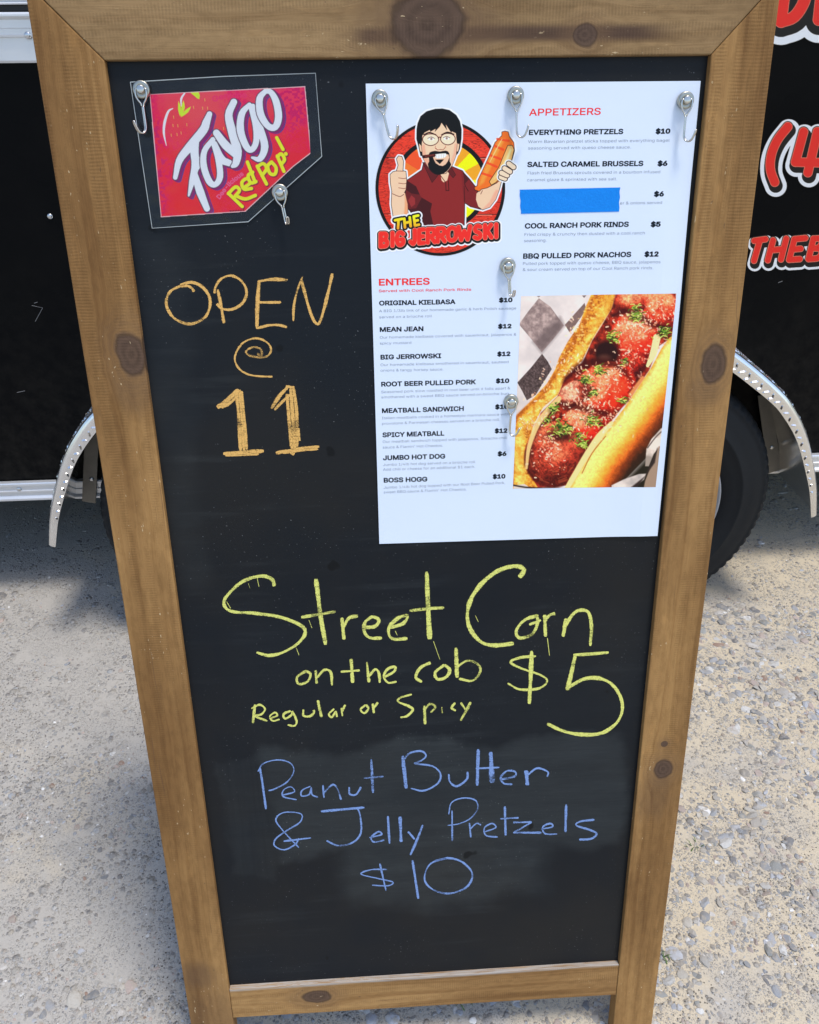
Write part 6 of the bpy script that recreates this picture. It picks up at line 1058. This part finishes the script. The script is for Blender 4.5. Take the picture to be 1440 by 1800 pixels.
# cheese slice, right-hand bun
cv.line([(1225, 430), (1195, 560), (1150, 660)], [60, 56, 26], (226, 208, 164)); cv.line([(430, 930), (330, 1040), (250, 1150), (185, 1330), (165, 1500)], [40, 50, 44, 34, 20], (222, 198, 140), soft=10, op=.9); cv.line([(1010, 900), (1110, 760)], 30, (196, 130, 84), soft=12)
rbn = [(1350, 400), (1420, 380), (1420, 1000), (1260, 1200), (1150, 1400), (1000, 1560), (880, 1680), (470, 1680), (520, 1580), (640, 1420), (740, 1250), (860, 1140), (960, 1010), (1060, 860), (1170, 690), (1260, 520)]
inner = smooth_path([(1350, 400), (1260, 520), (1170, 690), (1060, 860), (960, 1010), (860, 1140), (740, 1280), (640, 1440), (500, 1680)], 4)
w_all = (slice(0, X.shape[0]), slice(0, X.shape[1])); D = cv.d_line(w_all, inner); tt = np.clip(D / (330 + 40 * N1), 0, 1) + (N2 - .5) * .10
stops = [(0, (206, 158, 62)), (.10, (240, 222, 138)), (.34, (242, 214, 116)), (.54, (232, 158, 56)), (.70, (190, 92, 30)), (.82, (112, 48, 18)), (1, (42, 26, 16))]
colr = np.stack([np.interp(tt, [s_[0] for s_ in stops], [s_[1][i_] for s_ in stops]) for i_ in range(3)], -1); colr *= (.88 + .24 * N3)[..., None]
cv.poly(rbn, colr, soft=8)
cv.poly([(1260, 1190), (1420, 1000), (1420, 1700), (860, 1700), (1000, 1560), (1150, 1400)], (30, 28, 20), soft=60)
cv.line([(860, 1130), (760, 1240), (640, 1420), (500, 1660)], [30, 56, 50, 40], (230, 204, 150), soft=8); cv.line([(810, 1240), (700, 1380), (620, 1540)], 8, (150, 100, 44), soft=8)
cv.poly([(860, 1640), (960, 1590), (1080, 1545), (1140, 1540), (1120, 1590), (1030, 1660), (860, 1680)], tex((150, 152, 160), (206, 206, 212), con(N1)), soft=8); cv.poly([(1140, 1340), (1180, 1260), (1260, 1170), (1300, 1170), (1270, 1300), (1200, 1380), (1160, 1480), (1130, 1480)], tex((140, 136, 136), (208, 206, 210), con(N1, 3)), soft=8); cv.poly([(1240, 1320), (1300, 1300), (1260, 1700), (1110, 1700), (1130, 1600)], (140, 126, 116), soft=10); cv.poly([(1130, 1560), (1230, 1330), (1210, 1450), (1060, 1660), (1010, 1660)], (44, 36, 36), soft=12); cv.line([(1150, 1330), (1210, 1250), (1260, 1200)], 10, (90, 84, 84), soft=6)
cv.poly([(60, 1640), (150, 1630), (210, 1670), (60, 1690)], (190, 190, 196)); cv.line([(60, 1640), (200, 1660), (500, 1670)], 12, (40, 34, 34), soft=8)
for (cx, cy, sx, sy, n_) in ((1060, 330, 110, 60, 90), (1050, 260, 60, 40, 40), (640, 890, 100, 70, 90), (880, 740, 90, 60, 60), (560, 1050, 150, 60, 110), (360, 1310, 60, 60, 50), (780, 1110, 90, 80, 50), (1000, 590, 60, 40, 30), (1240, 190, 110, 90, 80), (900, 900, 120, 130, 60), (330, 1400, 110, 90, 25), (560, 650, 110, 60, 40), (1030, 430, 120, 100, 60), (560, 330, 40, 60, 22), (200, 920, 26, 22, 10), (330, 760, 30, 40, 12), (200, 1130, 70, 60, 40)):
    for i_ in range(n_):
        x_, y_ = rnd.normal(cx, sx), rnd.normal(cy, sy); a_ = rnd.uniform(0, 3.14); L_ = rnd.uniform(4, 20); cl_ = [(238, 200, 176), (248, 226, 208), (226, 160, 130), (232, 214, 206)][rnd.randint(4)]
        cv.line([(x_, y_), (x_ + L_ * math.cos(a_), y_ + L_ * math.sin(a_))], rnd.uniform(5, 13), cl_, smooth=0, op=rnd.uniform(.4, .9), soft=5)
for (cx, cy, s_, n_) in ((1035, 265, 48, 34), (860, 430, 46, 40), (1270, 385, 52, 44), (755, 700, 42, 30), (640, 775, 44, 28), (705, 885, 26, 20), (940, 945, 26, 20), (375, 1020, 42, 32), (420, 1170, 62, 46), (500, 1170, 34, 22), (675, 1105, 48, 34), (610, 1290, 50, 36), (590, 1225, 26, 14), (740, 1130, 24, 12), (960, 625, 36, 12), (330, 1105, 26, 12), (1060, 190, 36, 16)):
    cv.ell(cx + 6, cy + 10, s_ * .9, s_ * .7, (36, 44, 16), op=.5, soft=30)
    for i_ in range(n_):
        x_, y_ = rnd.normal(cx, s_ * .62), rnd.normal(cy, s_ * .52); a_ = rnd.uniform(-1.4, .6); L_ = rnd.uniform(16, 44); cl_ = [(92, 140, 44), (58, 100, 30), (150, 186, 76), (184, 208, 112), (34, 60, 22)][rnd.randint(5)]
        cv.line([(x_, y_), (x_ + L_ * math.cos(a_) * .6, y_ + L_ * math.sin(a_) * .6 + 3), (x_ + L_ * math.cos(a_ + .5), y_ + L_ * math.sin(a_ + .5))], [9, 8, 3], cl_, smooth=2, op=.92, soft=4)
for i_ in range(150):
    x_, y_ = [(1080, 420), (830, 880), (640, 1130), (1000, 660), (1220, 220), (380, 1400)][rnd.randint(6)]; cv.ell(rnd.normal(x_, 80), rnd.normal(y_, 80), rnd.uniform(2.5, 5), rnd.uniform(2, 4), (255, 226, 214), op=.75, soft=4)
o = cv.build('food_photo', M_INK, poster, lambda x, y: bulge(on_board(x, y, WT)), pig); o['label'] = 'printed close-up photograph of a meatball sub'

# ================================================================== BLUE TAPE STRIP over one dish
tp = [ZA(98, 795), ZA(824, 779), ZA(816, 954), ZA(106, 970)]
tuv = np.array([buv(x, y, WT + .0002) for x, y in tp]); tl = B(*tuv.mean(0), WT)
t = NT('blue_painters_tape'); p = t.obj(); n = t.noise(p, 520, 4, .7); n2 = t.noise(p, 40, 3)
t.set(Base_Color=t.mix(n, pg(0, 112, 232), pg(6, 136, 252)), Roughness=.7, Specular_IOR_Level=.25, Alpha=.90); t.bump(t.m('ADD', n, t.m('MULTIPLY', n2, 3.0)), .6, .0007)
V = []
for w_ in (WT + .00022, WT + .00012):
    for a_, b_ in ((0, 1), (1, 2), (2, 3), (3, 0)):
        for k_ in range(12):
            f_ = k_ / 12; uv = tuv[a_] * (1 - f_) + tuv[b_] * f_; jag = .00035 * math.sin(k_ * 5.1 + a_) * (1 if a_ in (1, 3) else .12); V.append(bulge(B(uv[0] + jag, uv[1], w_)))
n_ = 48; o = mesh_obj('tape_strip', np.array(V) - tl, [tuple(range(n_))[::-1], tuple(range(n_, 2 * n_))] + [(i, (i + 1) % n_, n_ + (i + 1) % n_, n_ + i) for i in range(n_)], t.mat); o.location = tl; fix_normals(o)
tag(o, 'strip of blue painter\'s tape stuck over one dish on the menu poster', 'tape')

# ================================================================== LAMINATED SODA CARD
W0 = .0012; ZC = lambda x, y: (220 + x / 3.789, 110 + y / 3.789)
prt = [(165, 210), (1197, 160), (1237, 600), (1120, 690), (800, 990), (240, 1027)]; lam = [(35, 130), (650, 92), (1268, 70), (1310, 625), (820, 1060), (180, 1103)]
card = empty('soda_card', B(*np.mean([buv(*ZC(*q), W0) for q in lam], 0), W0), 'red strawberry soda label card in a clear laminate pouch with one corner cut off', 'card')
cv = Canvas((220, 110), 3.789, [(135, 212), (1215, 150), (1250, 990), (215, 1036)], 2.5, (222, 40, 52)); X, Y = cv.X, cv.Y
N1 = fbm(X, Y, 200, 60); N2 = fbm(X, Y, 24, 61, 2); g_ = np.clip((Y - 180) / 350, 0, 1)
cv.c[:] = np.array((232, 62, 92)) * (1 - g_[..., None]) + np.array((226, 36, 48)) * g_[..., None]
mg = np.clip(np.clip((fbm(X, Y, 240, 63) - .48) * 9, 0, 1) * .8 + np.clip((280 - X) / 110, 0, 1) + np.clip((X - 1000) / 120, 0, .9) * (Y < 600), 0, 1); dots = con(vnoise(X, Y, 13, 64), 5, .5)
k_ = (mg * (.30 + .70 * dots))[..., None]; cv.c[:] = cv.c * (1 - k_) + np.array((172, 8, 98)) * k_
cv.poly([(240, 1027), (300, 880), (440, 800), (420, 900), (560, 980), (800, 990)], (186, 20, 40), soft=30, op=.5)
cv.poly([(600, 760), (760, 700), (1000, 560), (1230, 390), (1237, 600), (800, 990), (590, 990)], (212, 20, 50), soft=60, op=.6)
# strawberries, leaves, seeds
cv.ell(420, 430, 175, 190, (238, 66, 84), soft=60, op=.6); cv.ell(560, 330, 170, 150, (240, 78, 92), soft=60, op=.5)
cv.line([(275, 552), (258, 470), (264, 395), (288, 325), (318, 305)], [4, 14, 18, 14, 5], (244, 238, 244)); cv.line([(374, 290), (374, 240), (396, 204)], [6, 14, 10], (244, 238, 244))
for lf in ([(355, 255), (372, 300), (368, 360), (352, 310)], [(388, 250), (398, 300), (372, 362), (374, 300)], [(438, 292), (420, 330), (372, 362), (398, 318)], [(430, 196), (490, 195), (494, 244), (462, 222)]): cv.poly(lf, (168, 214, 50), smooth=2)
for x_, y_ in ((322, 355), (318, 410), (350, 412), (410, 405), (306, 475), (345, 470), (372, 460), (530, 240), (515, 295), (548, 295), (455, 290), (620, 440), (655, 430)): cv.line([(x_, y_), (x_ + 2, y_ + 16)], 4, (248, 186, 84), smooth=0, op=.9)
fay = [([(562, 342), (540, 400), (520, 450), (430, 560), (362, 650), (334, 765)], [36, 52, 58, 58, 46, 30]), ([(470, 520), (462, 590), (468, 680), (446, 790), (424, 885)], [46, 56, 52, 40, 14]), ([(468, 700), (500, 650)], [52, 46]), ([(462, 740), (500, 860), (545, 972)], [40, 54, 40]),
 ([(585, 512), (528, 590), (524, 690), (560, 790), (600, 812), (632, 760), (622, 650), (590, 540)], [34, 38, 44, 44, 36, 42, 40, 34]), ([(596, 540), (640, 640), (692, 668)], [36, 52, 44]),
 ([(608, 468), (670, 550), (742, 612)], [46, 56, 54]), ([(724, 262), (690, 350), (716, 470), (748, 590), (738, 668), (716, 690)], [44, 50, 58, 58, 46, 24]),
 ([(828, 280), (778, 340), (768, 450), (806, 556), (842, 580), (872, 530), (872, 430), (842, 310)], [30, 44, 50, 44, 38, 40, 42, 34]), ([(850, 290), (900, 440), (930, 560), (898, 640), (846, 632)], [34, 46, 50, 40, 16]),
 ([(934, 190), (896, 240), (902, 340), (950, 420), (1000, 428), (1022, 360), (1006, 260), (970, 196), (934, 190)], [32, 44, 48, 42, 44, 48, 46, 36, 32])]
for off, col, gr in (((22, 14), (58, 60, 150), 5), ((14, 9), (120, 26, 108), 8)):
    for st, wd in fay: cv.line(st, wd, col, grow=gr, off=off)
for ltr in (fay[0:4], fay[4:6], fay[6:8], fay[8:10], fay[10:11]):
    for col, gr in (((70, 56, 88), 6), ((222, 238, 250), 0)):
        for st, wd in ltr: cv.line(st, wd, col, grow=gr)
pop = [[(690, 872), (780, 958)], [(688, 872), (735, 828), (762, 850), (735, 888)], [(735, 886), (800, 908), (868, 884)], [(786, 836), (832, 802), (812, 772), (778, 798), (792, 842), (842, 838)], [(815, 662), (866, 796)], [(850, 730), (820, 752), (836, 800), (872, 792)], [(880, 690), (942, 808)], [(882, 692), (920, 672), (942, 706), (912, 752)], [(975, 662), (950, 690), (966, 738), (998, 742), (1006, 700), (976, 662)], [(1014, 622), (1058, 724)], [(1014, 626), (1040, 608), (1062, 644), (1040, 678)], [(1010, 500), (1052, 578)], [(1070, 606), (1072, 609)]]
for off, col, gr in (((5, 5), (120, 20, 60), 3), ((0, 0), (198, 226, 30), 0)):
    for st in pop: cv.line(st, 23, col, grow=gr, off=off)
def arc_text(txt, pts, size, col):
    P = smooth_path(pts, 12); L = np.concatenate([[0], np.cumsum(np.hypot(*np.diff(P, axis=0).T))]); tot = sum(GL[c][0] for c in txt); x = 0
    for c in txt:
        adv = GL[c][0]; s_ = (x + adv / 2) / tot * L[-1]; cx = np.interp(s_, L, P[:, 0]); cy = np.interp(s_, L, P[:, 1]); a_ = math.atan2(np.interp(min(s_ + 4, L[-1]), L, P[:, 1]) - np.interp(s_ - 4, L, P[:, 1]), np.interp(min(s_ + 4, L[-1]), L, P[:, 0]) - np.interp(s_ - 4, L, P[:, 0])); k_ = L[-1] / tot; ky = size / 363
        for l in GL[c][1]:
            q = np.stack([(l[:, 0] - adv / 2) * k_, -l[:, 1] * ky], 1); q = np.stack([cx + q[:, 0] * math.cos(a_) - q[:, 1] * math.sin(a_), cy + q[:, 0] * math.sin(a_) + q[:, 1] * math.cos(a_)], 1); cv.line(list(q) + [q[0]], 4, col, smooth=0)
        x += adv
arc_text('Genuine', [(585, 262), (680, 236), (812, 232)], 50, (206, 40, 110)); arc_text('Dee-licious', [(628, 912), (700, 820), (792, 745)], 40, (244, 92, 150))
for i_ in range(9): cv.line([(700 + i_ * 11, 986 - i_ * .6), (704 + i_ * 11, 998 - i_ * .6)], 6, (50, 10, 20), smooth=0)
for i_ in range(8): cv.line([(935 + i_ * 9, 855 - i_ * 7), (940 + i_ * 9, 860 - i_ * 7)], 5, (50, 10, 20), smooth=0)
cv.a[:] = 0; w_all = (slice(0, X.shape[0]), slice(0, X.shape[1])); sdp = cv.sd(w_all, prt); cv.a[:] = (sdp < cv.step * .7)
eg = np.clip((sdp + 5) / 4, 0, 1)[..., None]; cv.c[:] = cv.c * (1 - eg) + np.array((246, 170, 190)) * eg
cv.build('printed_label', M_INK, card, lambda x, y: on_board(x, y, W0 + .0002), lambda c: np.clip(lin(c) / SHADE * 1.15, .004, .92), cut=True)
t = NT('clear_laminate'); t.n.remove(t.b); out = t.n['Material Output']; p = t.obj()
n = t.noise(p, 16, 2); n2 = t.noise(p, 60, 2); bp = t.n.new('ShaderNodeBump'); bp.inputs['Strength'].default_value = .8; bp.inputs['Distance'].default_value = .006; t.l.new(t.m('ADD', n, t.m('MULTIPLY', n2, .3)), bp.inputs['Height'])
tr_ = t.n.new('ShaderNodeBsdfTransparent'); gl = t.n.new('ShaderNodeBsdfGlossy'); gl.inputs['Roughness'].default_value = .06; t.l.new(bp.outputs[0], gl.inputs['Normal'])
fr = t.n.new('ShaderNodeFresnel'); fr.inputs['IOR'].default_value = 1.5; t.l.new(bp.outputs[0], fr.inputs['Normal'])
df = t.n.new('ShaderNodeBsdfDiffuse'); df.inputs['Color'].default_value = (.55, .58, .58, 1)
m0 = t.n.new('ShaderNodeMixShader'); m0.inputs[0].default_value = .004; t.l.new(tr_.outputs[0], m0.inputs[1]); t.l.new(df.outputs[0], m0.inputs[2])
m1 = t.n.new('ShaderNodeMixShader'); t.l.new(t.m('MULTIPLY', fr.outputs[0], .55, clamp=True), m1.inputs[0]); t.l.new(m0.outputs[0], m1.inputs[1]); t.l.new(gl.outputs[0], m1.inputs[2]); t.l.new(m1.outputs[0], out.inputs[0]); M_LAM = t.mat
luv = [buv(*ZC(*q), W0 + .0004) for q in lam]; k_ = len(luv)
V = [B(u, v, W0 + .00045) for u, v in luv]; mesh_obj('laminate_pouch', V, [tuple(range(k_))[::-1]], M_LAM, card)
M_EDGE = simple('laminate_edge', (.42, .46, .46), .3); b = MB(); b.tube(V + [V[0]], .00042, 6, cap=False); b.build('pouch_edge', M_EDGE, card)

# ================================================================== MAGNET HOOKS
M_NI = simple('nickel', (.46, .44, .37), .34, 1.0, var=.08); M_NI2 = simple('bright_nickel', (.60, .58, .53), .24, 1.0, var=.06)
Rm = Matrix([[1, 0, 0], [0, -EV[1], NF[1]], [0, -EV[2], NF[2]]])
lz = lambda h, r, a, i, k: (r * math.cos(a), r * math.sin(a), h)
def local_mesh(name, mb, mat):
    o = mesh_obj(name, mb.v, mb.f, mat, None, True); fix_normals(o); return o
hook0 = bpy.data.objects.new('magnet_hook', None); COL.objects.link(hook0); hook0.empty_display_size = .01
b = MB(); b.lathe([(0, .0080), (.0036, .0080), (.0044, .0076), (.0047, .0070), (.0047, .0040), (.0044, .0036), (.0044, .0001)], 40, lz); mg0 = local_mesh('magnet_cup', b, M_NI); mg0.parent = hook0
b = MB(); b.lathe([(.0044, .0037), (.0072, .0037), (.0077, .0034), (.0079, .0030), (.0079, .0001)], 28, lz); rv0 = local_mesh('rivet', b, M_NI2); rv0.parent = hook0
b = MB()
for sx in (-1, 1): b.tube(smooth_path([(sx * .0026, .0002, .0066), (sx * .0046, .0002, .0066), (sx * .0052, -.0022, .0068), (sx * .0049, -.0062, .0068), (sx * .0033, -.0096, .0066), (sx * .0014, -.0122, .0064), (sx * .00095, -.0145, .0062)], 5), .00085, 10)
st0 = local_mesh('wire_stirrup', b, M_NI2); st0.parent = hook0
b = MB()
half_ = [(.00095, 0, 0), (.00095, -.006, 0), (.00095, -.014, 0), (.0010, -.019, .0003), (.0011, -.0222, .0020), (.0011, -.0235, .0048), (.0011, -.0220, .0078), (.0011, -.0180, .0100), (.0010, -.0145, .0112)]
path = half_ + [(.0006, -.0136, .0115), (0, -.0133, .0116), (-.0006, -.0136, .0115)] + [(-x, y, z) for x, y, z in half_[::-1]]
b.tube(smooth_path(path, 5), .00085, 10); hk0 = local_mesh('hook_wire', b, M_NI2); hk0.parent = st0; hk0.location = (0, -.0143, .0062)
HOOKS = [(668, 173, 13, 62, 1.0, WS, 'steel hook magnet at the poster\'s top left corner, its hook swung right'), (907, 167, 2, 72, 1.0, WS, 'steel hook magnet on the poster\'s top edge beside the red word APPETIZERS'),
 (1206, 176, 0, 52, .98, WS, 'steel hook magnet at the poster\'s top right corner above the $10 price'), (893, 467, 5, 14, .72, WS, 'steel hook magnet between the logo and the food photograph, hook facing out'),
 (899, 706, -3, 58, .98, WS, 'steel hook magnet overlapping the left edge of the food photograph'), (248, 157, 1, -48, 1.0, W0 + .0007, 'bright hook magnet at the soda card\'s top left corner'), (492, 338, 9, 16, .72, W0 + .0007, 'steel hook magnet on the soda card\'s slanted lower right edge')]
for i, (px, py, sw_, tw, ln, w0, lab) in enumerate(HOOKS):
    if i == 0: r, s_, h_ = hook0, st0, hk0
    else:
        r = hook0.copy(); COL.objects.link(r)
        for ch in (mg0, rv0):
            c = ch.copy(); COL.objects.link(c); c.parent = r
        s_ = st0.copy(); COL.objects.link(s_); s_.parent = r; h_ = hk0.copy(); COL.objects.link(h_); h_.parent = s_
    u, v = buv(px, py, w0 + .004); r.location = B(u, v, w0 + .0001 + (.0008 if i < 5 else 0)); r.rotation_euler = Rm.to_euler()
    s_.rotation_euler = (0, 0, math.radians(sw_)); h_.rotation_euler = (0, math.radians(tw), 0); h_.scale = (1, ln, 1)
    tag(r, lab, 'hook magnet', 'magnet hooks holding the poster and the card')
